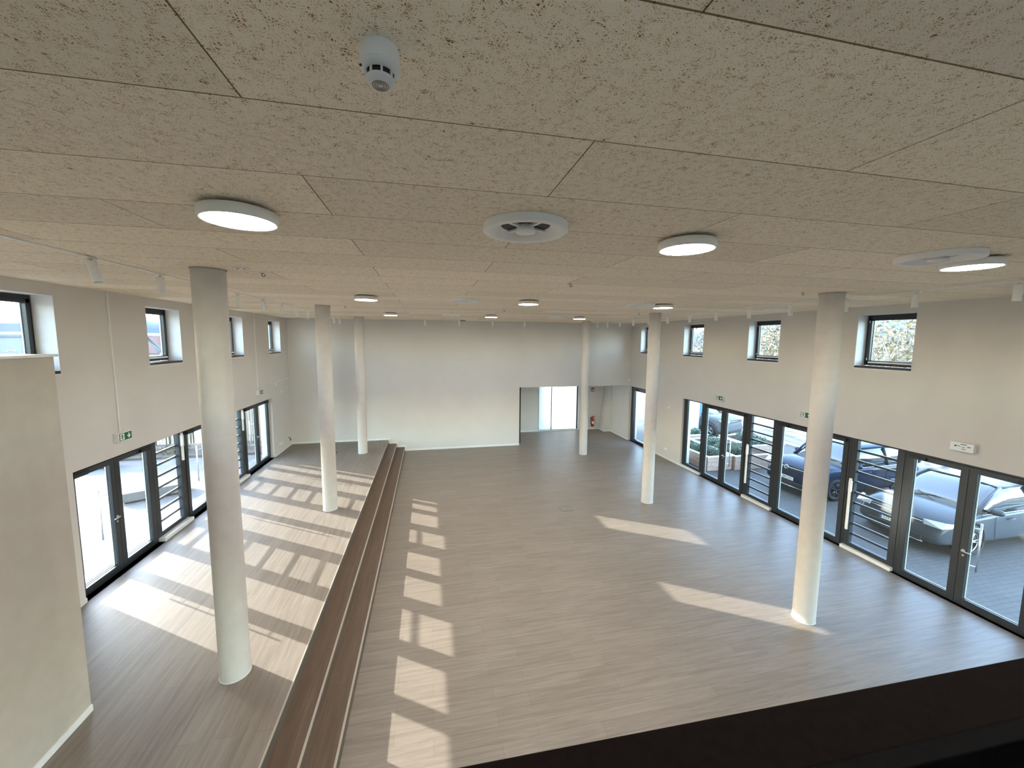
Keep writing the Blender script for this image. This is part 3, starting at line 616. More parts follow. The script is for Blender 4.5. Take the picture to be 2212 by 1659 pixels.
socket(XL, 15.15, 15.55, 0.80, 'row of white sockets low on the left wall near the back corner', 4)
socket(XR, 13.4, 13.6, 0.35, 'faint white socket pair low on the right wall behind the second column')
socket(XR, 13.35, 13.5, 2.05, 'small plate high on the right wall behind the second column', 1)
t = thing('cable_stub', 'short black cable end sticking out of the left wall near the corner', 'cable', (XL, 16.1, .86))
MB().tube([(0, 0, 0), (.05, .01, 0), (.09, 0, -.03), (.08, -.02, -.07)], .014, 8).build('cable', BLACK, t); MB().cyl((.08, -.02, -.07), .024, .03, (0, 0, -1), 12).build('plug', BLACK, t)
t = thing('motion_detector', 'small white motion detector in the back right corner', 'motion detector', (9.24, YB - .001, 2.80)); MB().box(-.03, .03, -.05, 0, 0, .12).build('housing', WHITE, t, bevel=.01); MB().lathe([(.022, 0), (.016, .012), (.001, .016)], (0, -.05, .045), (0, -1, 0), 20).build('lens', FIXW, t)
# floor box
t = thing('floor_box', 'square floor box lid set in the wooden floor between two columns', 'floor box', (3.73, 9.84, 0)); MB().box(-.16, .16, -.13, .13, 0, .004).build('lid', PLANKX, t)
fr = MB()
for a in ((-.17, -.16, -.14, .14), (.16, .17, -.14, .14), (-.16, .16, -.14, -.13), (-.16, .16, .13, .14)): fr.box(*a, 0, .005)
fr.build('rim', mat('rim_dark', (.12, .1, .09), .5), t)
t = thing('floor_box', 'dark floor box on the platform near the back wall', 'floor box', (-3.6, 14.9, P)); MB().box(-.2, .2, -.12, .12, 0, .004).build('lid', mat('lid_brown', (.07, .045, .035), .5), t); MB().box(-.215, .215, -.135, .135, 0, .002).build('rim', BLACK, t)

# ------------------------------------------------------------------ fire extinguisher and its sign
t = thing('fire_extinguisher', 'red fire extinguisher hanging on the niche wall', 'fire extinguisher', (8.47, NY1 - .11, .18))
MB().lathe([(.001, 0), (.066, 0), (.07, .015)], seg=28).build('foot', BLACK, t); MB().lathe([(.07, .015), (.072, .03), (.072, .36), (.066, .40), (.04, .43), (.025, .44), (.025, .46)], seg=28).build('cylinder', RED, t)
MB().lathe([(.0726, .14), (.0726, .28)], seg=24, a0=-PI * .85, a1=-PI * .15).build('label', SIGNW, t)
MB().box(-.02, .02, -.02, .02, .455, .50).build('valve', mat('brass', (.5, .35, .15), .3, metal=1), t); MB().box(-.02, .10, -.014, .014, .50, .515).build('lever', RED, t); MB().box(-.02, .085, -.012, .012, .535, .55).build('lever', RED, t)
MB().tube([(-.02, 0, .48), (-.09, -.01, .49), (-.13, -.01, .42), (-.12, -.01, .25), (-.09, -.02, .14), (-.075, -.03, .10)], .012, 10).build('hose', BLACK, t)
MB().tube([(-.075, -.03, .14), (-.072, -.03, .03)], [.014, .022], 12).build('nozzle', BLACK, t); MB().box(-.03, .03, .06, .108, .30, .45).build('wall_bracket', BLACK, t)
t = thing('fire_sign', 'small red fire extinguisher sign above the red extinguisher', 'fire sign', (8.46, NY1 - .001, 2.03)); pb_ = MB().box(-.1, .1, -.004, 0, 0, .2).build('plate', mat('sign_red', (.30, .02, .02), .4), t)
MB().box(-.065, -.02, -.0055, -.004, .03, .13).build('extinguisher_symbol', SIGNW, pb_); MB().box(-.05, -.035, -.0055, -.004, .13, .16).build('extinguisher_symbol', SIGNW, pb_)
MB().add([(.02, -.0055, .03), (.07, -.0055, .03), (.08, -.0055, .09), (.06, -.0055, .12), (.05, -.0055, .17), (.03, -.0055, .11), (.012, -.0055, .08)], [(0, 1, 2, 3, 4, 5, 6)]).build('flame_symbol', SIGNW, pb_)

# ------------------------------------------------------------------ gallery railing under the camera
t = thing('gallery_railing', 'dark brown gallery railing crossing the bottom right corner', 'railing', (0.7, 0.52, 3.0), math.radians(-1.3))
MB().box(-4.4, 8.4, -.05, .06, .955, 1.0).build('handrail', DARKWOOD, t, bevel=.004)
MB().box(-4.4, 8.4, -.62, -.085, .90, .93).build('ledge', DARKWOOD, t, bevel=.004)
MB().box(-4.4, 8.4, -.03, .03, .0, .955).build('parapet_panel', DARKWOOD, t)
for k in range(6): MB().box(-4.2 + k * 2.4, -4.14 + k * 2.4, -.2, -.03, 0, .90).build('post', WHITE, t)

# ================================================================== outside
# ground
struct('ground_plaza', MB().box(-60, XL - 0.4, -40, 15.4, P - 0.5, P - 0.06), PAVE)
struct('ground_bounce_forecourt', MB().box(XL - 0.4, XR + 0.42, -60, YN - 0.3, -0.4, -0.03), PAVE)  # unseen paving added to bounce daylight up to the ceiling
struct('ground_bed', MB().box(-60, XL - 0.4, 15.4, 17.2, P - 0.5, P + 0.02), GRAVEL)
struct('ground_north', MB().box(-60, XL - 0.4, 17.2, 60, -0.5, P - 0.12), ASPH)
struct('ground_north', MB().box(XL - 0.4, XR + 0.42, NY1 + 0.4, 60, -0.5, -0.03), ASPH)
struct('ground_carpark', MB().box(XR + 0.42, 16.4, -40, 60, -0.4, -0.03), BLOCKS)
struct('ground_verge', MB().box(16.4, 70, -40, 80, -0.4, -0.035), SAND)  # pale sand; its edge stands in for the border of sunlit ground
struct('ground_meadow', MB().box(-900, 900, -300, 1200, -6.0, -3.5), GRASS)
# distant hill ridge
hb = MB(); N = 120; vs = []
for k in range(N + 1):
    a = math.radians(-70 + 190 * k / N); r = 700; h = 34 + 9 * math.sin(k * .35) + 5 * math.sin(k * .9 + 1)
    if -70 + 190 * k / N > 40: h = 46 + 8 * math.sin(k * .3)
    for (rr, hh) in ((r, -3), (r + 60, h * .6), (r + 140, h), (r + 400, -3)): vs.append((math.sin(a) * rr - 0, math.cos(a) * rr, hh))
fs = [(k * 4 + i, k * 4 + i + 1, (k + 1) * 4 + i + 1, (k + 1) * 4 + i) for k in range(N) for i in range(3)]
hb.add(vs, fs, True); o = hb.build('hill_ridge', HILL); o['kind'] = 'structure'

# ---- fence, bamboo, canopy on the plaza side
FW = mat('galvanised_steel', (.12, .13, .13), .5, metal=.3)
t = thing('bar_fence', 'grey steel bar fence along the planting bed beyond the plaza', 'fence', (-15.5, 16.6, P))
for k in range(5): MB().box(k * 1.6 - .03, k * 1.6 + .03, -.03, .03, 0, 1.75).build('post', FW, t)
MB().box(0, 6.4, -.012, .012, 1.62, 1.67).build('rail', FW, t); MB().box(0, 6.4, -.012, .012, .12, .17).build('rail', FW, t)
for k in range(63): MB().cyl((.1 + k * .1, 0, .12), .009, 1.6, seg=6).build('bar', FW, t)
BAMB = mat('bamboo_culms', (.16, .17, .09), .6, noise=(3, .25)); LEAF = mat('pale_leaves', (.14, .16, .07), .7, noise=(5, .3)); LEAFD = mat('dark_shrub_leaves', (.06, .10, .05), .6, noise=(9, .4))
TIMB = mat('pale_timber_slats', (.22, .19, .15), .7, noise=(4, .1))
t = thing('slat_fence', 'tall pale timber slat fence outside the farthest left door', 'fence', (-8.9, 17.3, P - .1))
for k in range(2): MB().box(0, 3.1, -.02, .0, .3 + k * 1.3, .38 + k * 1.3).build('rail', TIMB, t)
for k in range(28): MB().box(k * .11, k * .11 + .085, .0, .025, 0, 2.1).build('slat', TIMB, t)
def leaves(mb, c, r, n, s, flat=.7):
    for _ in range(n):
        d = Vector((random.gauss(0, 1), random.gauss(0, 1), random.gauss(0, 1))).normalized() * r * random.random() ** .4; p = Vector(c) + Vector((d.x, d.y, d.z * flat))
        u = Vector((random.gauss(0, 1), random.gauss(0, 1), random.gauss(0, 1))).normalized(); v = u.cross(Vector((random.gauss(0, 1), random.gauss(0, 1), random.gauss(0, 1)))).normalized()
        k = s * (.6 + .8 * random.random()); mb.add([p - u * k, p + v * k * .45, p + u * k, p - v * k * .45], [(0, 1, 2, 3)])
for i, x in enumerate((-13.6, -12.3, -11.0, -9.7)):
    t = thing('bamboo_clump', 'pale green bamboo clump behind the bar fence, %s from the left' % ['first', 'second', 'third', 'fourth'][i], 'bamboo', (x, 17.3, P - .12))
    mb = MB()
    for k in range(26): xx, yy = random.uniform(-.4, .4), random.uniform(-.25, .25); mb.tube([(xx, yy, 0), (xx + random.uniform(-.1, .1), yy, 1.3), (xx + random.uniform(-.25, .25), yy + random.uniform(-.1, .1), 2.5)], [.02, .016, .008], 5)
    mb.build('culms', BAMB, t, fix=False); mb = MB(); leaves(mb, (0, 0, 1.9), .5, 700, .07, 1.6); mb.build('foliage', LEAF, t, fix=False)
for i, x in enumerate((-14.3, -12.6, -10.6, -9.2)):
    t = thing('low_shrub', 'low brown-green ground shrub in the bed before the fence, %s from the left' % ['first', 'second', 'third', 'fourth'][i], 'shrub', (x, 16.0, P + .02)); mb = MB(); leaves(mb, (0, 0, .12), .5, 500, .05, .35); mb.build('foliage', mat('dry_shrub', (.10, .085, .055), .8, noise=(8, .3)), t, fix=False)
    mb = MB()
    for k in range(8): mb.tube([(0, 0, 0), (random.uniform(-.3, .3), random.uniform(-.3, .3), .2)], .008, 5)
    mb.build('stems', mat('stem_brown', (.12, .08, .05), .8), t)
STEEL = mat('painted_canopy_steel', (.12, .14, .15), .5)
def ycol(x, y, lb):
    t = thing('canopy_support', lb, 'canopy support', (x, y, P - .12)); z0 = 0; k = 3.45
    MB().tube([(0, 0, 0), (0, 0, k)], .17, 14).build('trunk', STEEL, t)
    for dx in (-1.0, 1.0): MB().tube([(0, 0, k - .15), (dx, 0, 4.45)], [.13, .10], 12).build('arm', STEEL, t)
ycol(-15.8, 27.2, 'Y-shaped grey canopy support seen through the second left high window'); ycol(-20.6, 27.2, 'Y-shaped grey canopy support seen through the nearest left high window'); ycol(-11.2, 27.2, 'Y-shaped grey canopy support farthest to the right')
o = MB().box(-24, -9, 26.2, 28.2, 4.80, 4.95).build('canopy_roof', mat('canopy_white', (.25, .26, .27), .5)); tag(o, 'flat pale canopy roof resting on the Y-shaped supports', 'canopy')
t = thing('teal_post', 'left of the two grey-green posts outside the middle left door', 'post', (-8.0, 15.85, P)); MB().box(-.07, .07, -.07, .07, 0, 3.0).build('shaft', mat('grey_green_paint', (.07, .10, .10), .5), t); MB().box(-.08, .08, -.08, .08, 3.0, 3.03).build('cap', BLACK, t)
dup(t, (-7.3, 16.3, P), label='right of the two grey-green posts outside the middle left door')
t = thing('stone_bench', 'low grey stone bench block on the sunny plaza', 'bench', (-7.25, 11.75, P - .06), .5); MB().box(-.7, .7, -.22, .22, .05, .28).build('block', mat('bench_stone', (.12, .125, .125), .8, noise=(12, .15)), t, bevel=.01); MB().box(-.6, .6, -.16, .16, 0, .05).build('base', BLACK, t)
t = thing('stone_bench', 'long pale stone bench block at the planting bed', 'bench', (-11.6, 14.7, P - .06), .06); MB().box(-1.3, 1.3, -.22, .22, .05, .42).build('block', mat('pale_stone', (.22, .215, .20), .8), t, bevel=.01); MB().box(-1.2, 1.2, -.16, .16, 0, .05).build('base', BLACK, t)
# drainage grate along the left facade
t = thing('drain_grate', 'linear slotted drain along the outside of the left doors', 'drain', (XL - .62, 10.8, P - .06)); MB().box(-.09, .09, -4, 4, 0, .006).build('frame', ALU, t); mb = MB(); [mb.box(-.075, .075, -3.98 + k * .08, -3.94 + k * .08, .0062, .0075) for k in range(99)]; mb.build('slots', BLACK, t)
# houses
def house(x, y, w_, d_, h_, rh, wall, roof, rz, lb):
    t = thing('house', lb, 'house', (x, y, -3.5), rz); MB().box(-w_ / 2, w_ / 2, -d_ / 2, d_ / 2, 0, h_).build('walls', wall, t)
    MB().prism([(-d_ / 2 - .4, h_), (d_ / 2 + .4, h_), (0, h_ + rh)], -w_ / 2 - .4, w_ / 2 + .4, 'x').build('roof', roof, t)
    n_ = max(2, int(w_ / 3)); fl = max(1, int(h_ / 2.9))
    for f_ in range(fl):
        for k in range(n_):
            xx = -w_ / 2 + w_ * (k + .5) / n_; fr_ = MB().box(xx - .6, xx + .6, -d_ / 2 - .05, -d_ / 2 + .02, .9 + f_ * 2.8, 2.3 + f_ * 2.8).build('window', WHITE, t); MB().box(xx - .5, xx + .5, -d_ / 2 - .07, -d_ / 2 - .045, 1.0 + f_ * 2.8, 2.2 + f_ * 2.8).build('pane', mat('far_pane', (.12, .16, .2), .1), fr_)
HW = mat('house_render', (.22, .21, .20), .9); HR_ = mat('roof_tiles_red', (.14, .06, .045), .8, noise=(1, .2)); HG = mat('roof_slate', (.07, .075, .085), .8); HW2 = mat('house_render_grey', (.14, .15, .155), .9)
house(-48, 74, 16, 10, 5.6, 3, HW, HR_, .5, 'white house with red roof, nearest of the town beyond the plaza'); house(-66, 62, 20, 11, 4.0, 2, HW2, HG, .7, 'long low grey house beyond the nearest left high window')
house(-28, 82, 14, 10, 5.6, 2.6, HW2, HR_, .2, 'grey house with red roof behind the canopy'); house(-95, 110, 30, 14, 8, 3, HW, HG, .6, 'large pale block with slate roof on the left skyline'); house(-60, 130, 24, 12, 8, 3, HW, HR_, .4, 'broad white house with red roof far behind the canopy'); house(-20, 120, 22, 12, 8, 3, HW, HR_, .0, 'far white house with red roof behind the far high windows')

# ---- trees
BARK = mat('pale_bark', (0.10, 0.085, 0.062), .85, noise=(6, .25))
def tree(x, y, h, lb, seed, spread=.55, crown=None, z=-.04):
    rnd = random.Random(seed); t = thing('bare_tree' if crown is None else 'leafy_tree', lb, 'tree', (x, y, z)); tr = MB(); br = MB(); tips = []
    def grow(p, d, ln, r, lev):
        pts = [p]; rs = [r]; n_ = 4
        for k in range(n_):
            d = (d + Vector((rnd.gauss(0, .13), rnd.gauss(0, .13), rnd.gauss(.03, .08)))).normalized(); p = p + d * ln / n_; pts.append(p); rs.append(r * (1 - .13 * (k + 1)))
        (tr if lev == 0 else br).tube(pts, rs, 8 if lev < 2 else (5 if lev < 3 else 4))
        if lev >= 5: tips.append(p); return
        for k in range(3 if lev < 4 else 2):
            q = pts[-1] if k == 0 else pts[rnd.choice((2, 3, 4))]
            nd_ = (d + Vector((rnd.gauss(0, spread), rnd.gauss(0, spread), rnd.gauss(.08, .3)))).normalized()
            grow(q, nd_, ln * rnd.uniform(.62, .82), rs[-1] * (.78 if k == 0 else .6), lev + 1)
    grow(Vector((0, 0, 0)), Vector((0, 0, 1)), h * .30, h * .022, 0)
    tr.build('trunk', BARK, t, fix=False); br.build('branches', BARK, t, fix=False)
    if crown:
        mb = MB()
        for p in tips[::2]: leaves(mb, p, .5, crown, .06)
        mb.build('foliage', LEAF, t, fix=False)
    return t
tree(17.8, 11.2, 9.5, 'bare branching tree right behind the largest right high window', 3); tree(20.5, 20.5, 10, 'bare tree seen through the high window left of the right column', 11); tree(22.5, 25.0, 10, 'bare tree seen through the small far high window', 21, crown=3)
tree(25.0, 16.5, 10, 'bare tree farther off with fine twigs', 31, crown=3); tree(24, 38, 11, 'farther bare tree at the road end', 41, crown=3); tree(-38, 48, 9, 'bare tree between the town houses', 51, z=-3.5); tree(-26, 56, 9, 'bare tree behind the canopy roof', 61, z=-3.5)
HEDGE = mat('hedge_leaves', (.06, .075, .035), .8, noise=(2, .4)); HEDGE2 = mat('dry_thicket', (.13, .11, .07), .9, noise=(2, .35))
def bush(x, y, r, h, m, lb, n_=2600):
    t = thing('bush', lb, 'bush', (x, y, -.04)); mb = MB(); leaves(mb, (0, 0, h * .5), r, n_, .16, h / (2 * r)); mb.build('foliage', m, t, fix=False)
    mb = MB(); [mb.tube([(0, 0, 0), (random.uniform(-r, r) * .6, random.uniform(-r, r) * .6, h * .8)], [.06, .02], 5) for _ in range(12)]; mb.build('stems', BARK, t, fix=False)
for i, (x, y, r, h, m) in enumerate(((28, 11, 3.5, 4.4, HEDGE), (32, 20, 4.2, 6.5, HEDGE2), (31, 29, 4.2, 6.5, HEDGE2), (36, 37, 4.6, 7, HEDGE2), (40, 47, 5, 7.5, HEDGE2), (42, 15, 5, 7, HEDGE2), (44, 28, 6, 8, HEDGE2), (54, 50, 7, 9, HEDGE2))):
    bush(x, y, r, h, m, ['rounded green bush behind the bare tree', 'straw-coloured thicket beyond the verge, nearest', 'second straw-coloured thicket along the verge', 'third straw-coloured thicket along the verge', 'straw-coloured thicket at the far road end', 'straw-coloured thicket behind the green bush', 'large dry thicket in the far right background', 'largest dry thicket at the far end of the road'][i])
house(84, 84, 24, 12, 8, 3, HW, HG, -.6, 'white house beyond the thickets on the right'); house(74, 20, 18, 12, 6, 3, HW, HG, -1.3, 'pale house behind the bare trees on the right')

# ---- raised planters
PLK = mat('larch_boards', (.52, .36, .27), .7, noise=(14, .18)); RIM = mat('white_planter_rim', (.70, .74, .76), .35)
def planter(x0, x1, y0, y1, lb, nb, seed):
    h = .52; t = thing('raised_planter', lb, 'planter', ((x0 + x1) / 2, (y0 + y1) / 2, -.03)); a, b = (x1 - x0) / 2, (y1 - y0) / 2
    for k in range(3):
        z0, z1 = .01 + k * .165, .168 + k * .165; mb = MB(); mb.box(-a, a, -b, -b + .04, z0, z1); mb.box(-a, a, b - .04, b, z0, z1); mb.box(-a, -a + .04, -b + .04, b - .04, z0, z1); mb.box(a - .04, a, -b + .04, b - .04, z0, z1); mb.build('board_ring', PLK, t, bevel=.004)
    mb = MB(); mb.box(-a - .02, a + .02, -b - .02, -b + .08, h - .01, h + .025); mb.box(-a - .02, a + .02, b - .08, b + .02, h - .01, h + .025); mb.box(-a - .02, -a + .08, -b + .08, b - .08, h - .01, h + .025); mb.box(a - .08, a + .02, -b + .08, b - .08, h - .01, h + .025); mb.build('rim', RIM, t)
    MB().box(-a + .045, a - .045, -b + .045, b - .045, .02, .42).build('soil', GRAVEL, t)
    rnd = random.Random(seed)
    for k in range(nb):
        i_ = k % max(1, int(round((x1 - x0) / .5))); px = x0 + .3 + (x1 - x0 - .6) * rnd.random(); py = y0 + .3 + (y1 - y0 - .6) * (k + .5) / nb
        yield (px, py)
PM = []
for s_ in range(4):
    random.seed(100 + s_); mb = MB(); leaves(mb, (0, 0, .15), .25, 420, .038, .7); mb2 = MB()
    for _ in range(14): a = random.uniform(0, 6.28); mb2.tube([(0, 0, 0), (.12 * math.cos(a), .12 * math.sin(a), .12), (.22 * math.cos(a), .22 * math.sin(a), .22 + .1 * random.random())], [.008, .006, .003], 5)
    PM.append((mb, mb2))
LEAFG = mat('grey_green_leaves', (.13, .19, .13), .55, noise=(14, .45)); TWIG = mat('shrub_twigs', (.22, .17, .11), .8)
protos = [None] * 4
def shrub(x, y, lb, grp, k):
    z = .39
    if protos[k] is None:
        t = thing('planter_shrub', lb, 'shrub', (x, y, z), 0, grp); PM[k][0].build('foliage', LEAFG, t, fix=False); PM[k][1].build('twigs', TWIG, t, fix=False); protos[k] = t
    else:
        t = dup(protos[k], (x, y, z), random.uniform(0, 6), lb); t['group'] = grp
kk = 0
for (x0, x1, y0, y1, lb, nb, nm) in ((9.95, 10.98, 11.9, 15.1, 'long wooden planter standing closest to the glass front', 7, 'nearest planter'), (11.04, 12.7, 11.8, 14.4, 'square wooden planter beside the parked dark car', 8, 'square planter'),
                                     (11.04, 12.4, 14.9, 17.2, 'wooden planter behind the long planter', 6, 'rear left planter'), (12.8, 14.4, 12.9, 14.7, 'rearmost wooden planter next to the road', 8, 'rearmost planter')):
    for (px, py) in planter(x0, x1, y0, y1, lb, nb, kk): shrub(px, py, 'leafy grey-green shrub growing in the ' + nm, 'shrubs in the ' + nm, kk % 4); kk += 1

# white kerb line and bollards near the road
o = MB().box(16.3, 16.45, -20, 50, -.03, .05).build('kerb', mat('pale_kerb', (.6, .58, .54), .8)); tag(o, 'long pale kerb between the car park and the sandy verge', 'kerb')
t = thing('advert_pillar', 'white pillar box standing left of the mid-grey car', 'pillar', (13.15, 17.0, -.03)); MB().box(-.25, .25, -.2, .2, .1, 2.3).build('body', WHITE, t, bevel=.03); MB().box(-.3, .3, -.25, .25, 0, .1).build('base', BLACK, t); MB().box(.26, .42, -.15, .15, .1, 2.2).build('glass_side', mat('blue_glass', (.12, .22, .28), .1), t)
t = thing('white_screen', 'white upright panel outside the single door by the niche', 'panel', (11.6, 20.9, -.03)); MB().box(-.7, .5, -.05, .05, .3, 3.0).build('panel', WHITE, t); MB().box(-.6, -.5, -.04, .04, 0, .3).build('foot', ALU, t); MB().box(.3, .4, -.04, .04, 0, .3).build('foot', ALU, t)
# posts and a sloping low wall outside: their shadows fall on the frosted window
for (px, wp, lb) in ((5.10, .07, 'square post behind the frosted window whose shadow falls on it'), (3.80, .06, 'thin post added behind the frosted window to cast its left shadow strip')):  # the left post is added only to shade a strip of the pane
    t = thing('outside_post', lb, 'post', (px, 20.0, -.03)); MB().box(-wp, wp, -wp, wp, 0, 4.2).build('shaft', WHITE, t); MB().box(-.15, .15, -.15, .15, 0, .04).build('foot_plate', ALU, t)
o = MB().prism([(3.95, -.03), (4.98, -.03), (4.98, .80), (3.95, 1.14)], 19.9, 20.1, 'y').build('ramp_wall', FABLUE); tag(o, 'low sloping wall outside behind the frosted window', 'wall')

# ------------------------------------------------------------------ cars
TYRE = mat('tyre_rubber', (.012, .012, .013), .8); RIMA = mat('alloy_rim', (.55, .56, .58), .25, metal=1.0); RIMD = mat('dark_alloy', (.06, .06, .065), .3, metal=.8)
CARGLASS = mat('car_glass', (.02, .03, .035), .03, spec=.9, coat=1.0); CHROME = mat('chrome', (.8, .8, .82), .12, metal=1.0); PLAST = mat('car_plastic', (.02, .02, .022), .6)
LAMPG = mat('headlamp_glass', (.45, .48, .5), .08, coat=1.0); PLW = mat('plate_white', (.75, .76, .74), .4); PLT = mat('plate_text', (.01, .01, .01), .5)
def paint(name, c, rough=.35, metal=.0): return mat(name, c, rough, metal=metal, coat=.38, spec=.05)
def car(label, loc, rz, L_, W_, Hh, body, rims, belt=.62, hood=.62, roofx=(.44, .90), wsx=.27, plate=None, emblem=None, cladding=False, rails=False):
    """front at local x=0 pointing to -x, tail at x=L; y symmetric"""
    t = thing('car', label, 'car', loc, rz); hw = W_ / 2; zb = .20
    hz, bz = hood * Hh, belt * Hh; fw, rw = .19 * L_, .81 * L_
    # lower body: (x, half width factor, bottom, shoulder z, top z)
    st = [(0.00, .80, .30, .46, .52), (0.015, .90, .24, .55, hz - .20), (0.05, .955, .22, hz - .17, hz - .07), (.11, .985, .20, hz - .11, hz), (.19, 1.0, .20, hz - .06, hz + .05), (wsx, 1.0, .20, bz - .03, bz + .06),
          (.45, 1.0, .20, bz, bz + .05), (.65, 1.0, .20, bz + .02, bz + .07), (.82, .995, .20, bz + .03, bz + .08), (.93, .97, .24, bz + .01, bz + .06), (.985, .92, .30, bz - .10, bz), (1.0, .86, .36, bz - .22, bz - .10)]
    vs = []; n = 0
    for (fx, wf, b_, s_, t_) in st:
        x = fx * L_; w1 = hw * wf; sec = [(0, b_), (w1 * .86, b_), (w1 * .985, b_ + .08), (w1, (b_ + s_) * .5), (w1 * .975, s_ - .03), (w1 * .93, s_ + .02), (w1 * .80, t_ - .02), (w1 * .45, t_), (0, t_ + .008)]
        ring = [(x, y, z) for y, z in sec] + [(x, -y, z) for y, z in sec[-2:0:-1]]; n = len(ring); vs += ring
    mb = MB(); m_ = len(st); mb.add(vs, [(i * n + k, i * n + (k + 1) % n, (i + 1) * n + (k + 1) % n, (i + 1) * n + k) for i in range(m_ - 1) for k in range(n)] + [tuple(range(n)), tuple(range((m_ - 1) * n, m_ * n))[::-1]], True)
    bo = mb.build('body', body, t); sd = bo.modifiers.new('smooth', 'SUBSURF'); sd.levels = 1; sd.render_levels = 2
    # greenhouse glass
    def section(x, zl, zt, wl, wt): return [(x, 0, zl), (x, wl, zl), (x, wl * .5 + wt * .5, (zl + zt) / 2 + .02), (x, wt, zt - .03), (x, wt * .8, zt), (x, 0, zt + .012), (x, -wt * .8, zt), (x, -wt, zt - .03), (x, -(wl * .5 + wt * .5), (zl + zt) / 2 + .02), (x, -wl, zl)]
    xw, xr0, xr1, xe = wsx * L_, roofx[0] * L_, roofx[1] * L_, min(.985, roofx[1] + .085) * L_
    g = [section(xw, bz, bz + .05, hw * .86, hw * .80)]
    for q in (.33, .66): g.append(section(xw + (xr0 - xw) * q, bz, bz + .05 + (Hh - bz - .05) * (q ** .85), hw * .90, hw * (.80 - .06 * q)))
    g += [section(xr0, bz, Hh - .035, hw * .92, hw * .73), section((xr0 + xr1) / 2, bz, Hh - .012, hw * .92, hw * .72), section(xr1, bz, Hh - .06, hw * .90, hw * .70), section(xe, bz, bz + .14, hw * .86, hw * .74)]
    mb = MB(); k_ = 10; mb.add([v for s_ in g for v in s_], [(i * k_ + k, i * k_ + (k + 1) % k_, (i + 1) * k_ + (k + 1) % k_, (i + 1) * k_ + k) for i in range(len(g) - 1) for k in range(k_)] + [tuple(range(k_)), tuple(range((len(g) - 1) * k_, len(g) * k_))[::-1]], True)
    mb.build('greenhouse', CARGLASS, t)
    # roof skin and pillars just outside the glass
    mb = MB(); rs = [(xr0 - .02, Hh - .035), ((xr0 + xr1) / 2, Hh - .010), (xr1, Hh - .058), (xr1 + .12, Hh - .14)]; rv = []
    for x, z in rs: rv += [(x, y * hw, z + dz) for y, dz in ((-.74, -.05), (-.70, -.005), (-.45, .018), (0, .026), (.45, .018), (.70, -.005), (.74, -.05))]
    mb.add(rv, [(i * 7 + k, i * 7 + k + 1, (i + 1) * 7 + k + 1, (i + 1) * 7 + k) for i in range(3) for k in range(6)], True); mb.build('roof', body, t)
    for s_ in (-1, 1):
        MB().tube([(xw - .02, s_ * hw * .88, bz + .03), (xw + (xr0 - xw) * .45, s_ * hw * .835, bz + .05 + (Hh - bz - .05) * .5), (xr0, s_ * hw * .745, Hh - .055)], .035, 8).build('pillar', body, t)
        MB().tube([((xr0 + xr1) / 2, s_ * hw * .925, bz), ((xr0 + xr1) / 2 - .05, s_ * hw * .76, Hh - .06)], .03, 8).build('pillar', PLAST, t)
        MB().tube([(xe + .0, s_ * hw * .87, bz + .06), (xr1, s_ * hw * .735, Hh - .08)], .06, 8).build('pillar', body, t)
        MB().tube([(xr0 - .03, s_ * hw * .745, Hh - .055), ((xr0 + xr1) / 2, s_ * hw * .735, Hh - .03), (xr1, s_ * hw * .725, Hh - .075)], .016 if not rails else .026, 8).build('roof_rail', CHROME if rails else body, t)
        MB().tube([(xw + .1, s_ * hw * .94, bz + .02), ((xr0 + xr1) / 2, s_ * hw * .945, bz + .035), (xe - .1, s_ * hw * .91, bz + .06)], .010, 6).build('waist_trim', CHROME, t)
        # mirror
        mr = MB(); mr.lathe([(.001, 0), (.055, .01), (.075, .05), (.070, .16), (.05, .20), (.001, .21)], (xw + .32, s_ * (hw * .95), bz + .10), (0.1, s_, .12), 16); mo = mr.build('mirror', body, t); MB().box(xw + .30, xw + .36, s_ * hw * .88, s_ * (hw * .99), bz + .05, bz + .09).build('mirror_arm', PLAST, mo)
        for xx in (.36 * L_ + .32, .36 * L_ + 1.15): MB().tube([(xx, s_ * (hw * 1.0), bz - .10), (xx + .03, s_ * (hw * 1.035), bz - .10), (xx + .19, s_ * (hw * 1.035), bz - .10), (xx + .22, s_ * hw, bz - .10)], .012, 6).build('door_handle', body, t)
        hl = MB(); hl.add([(.045, s_ * hw * .93, hz - .21), (.02, s_ * hw * .60, hz - .215), (.035, s_ * hw * .58, hz - .10), (.16, s_ * hw * .93, hz - .085), (.34, s_ * hw * 1.0, hz - .10), (.20, s_ * hw * .995, hz - .18)], [(0, 1, 2, 3), (0, 3, 4, 5)]); so = hl.build('headlight', LAMPG, t); sm = so.modifiers.new('thick', 'SOLIDIFY'); sm.thickness = .06; sm.offset = 0
        for xx in (.36, .64): MB().tube([(xx * L_, s_ * hw * 1.003, .34), (xx * L_ - .02, s_ * hw * 1.003, .55), (xx * L_, s_ * hw * .985, bz - .02)], .004, 4).build('door_gap', BLACK, t)
    rr_ = .335
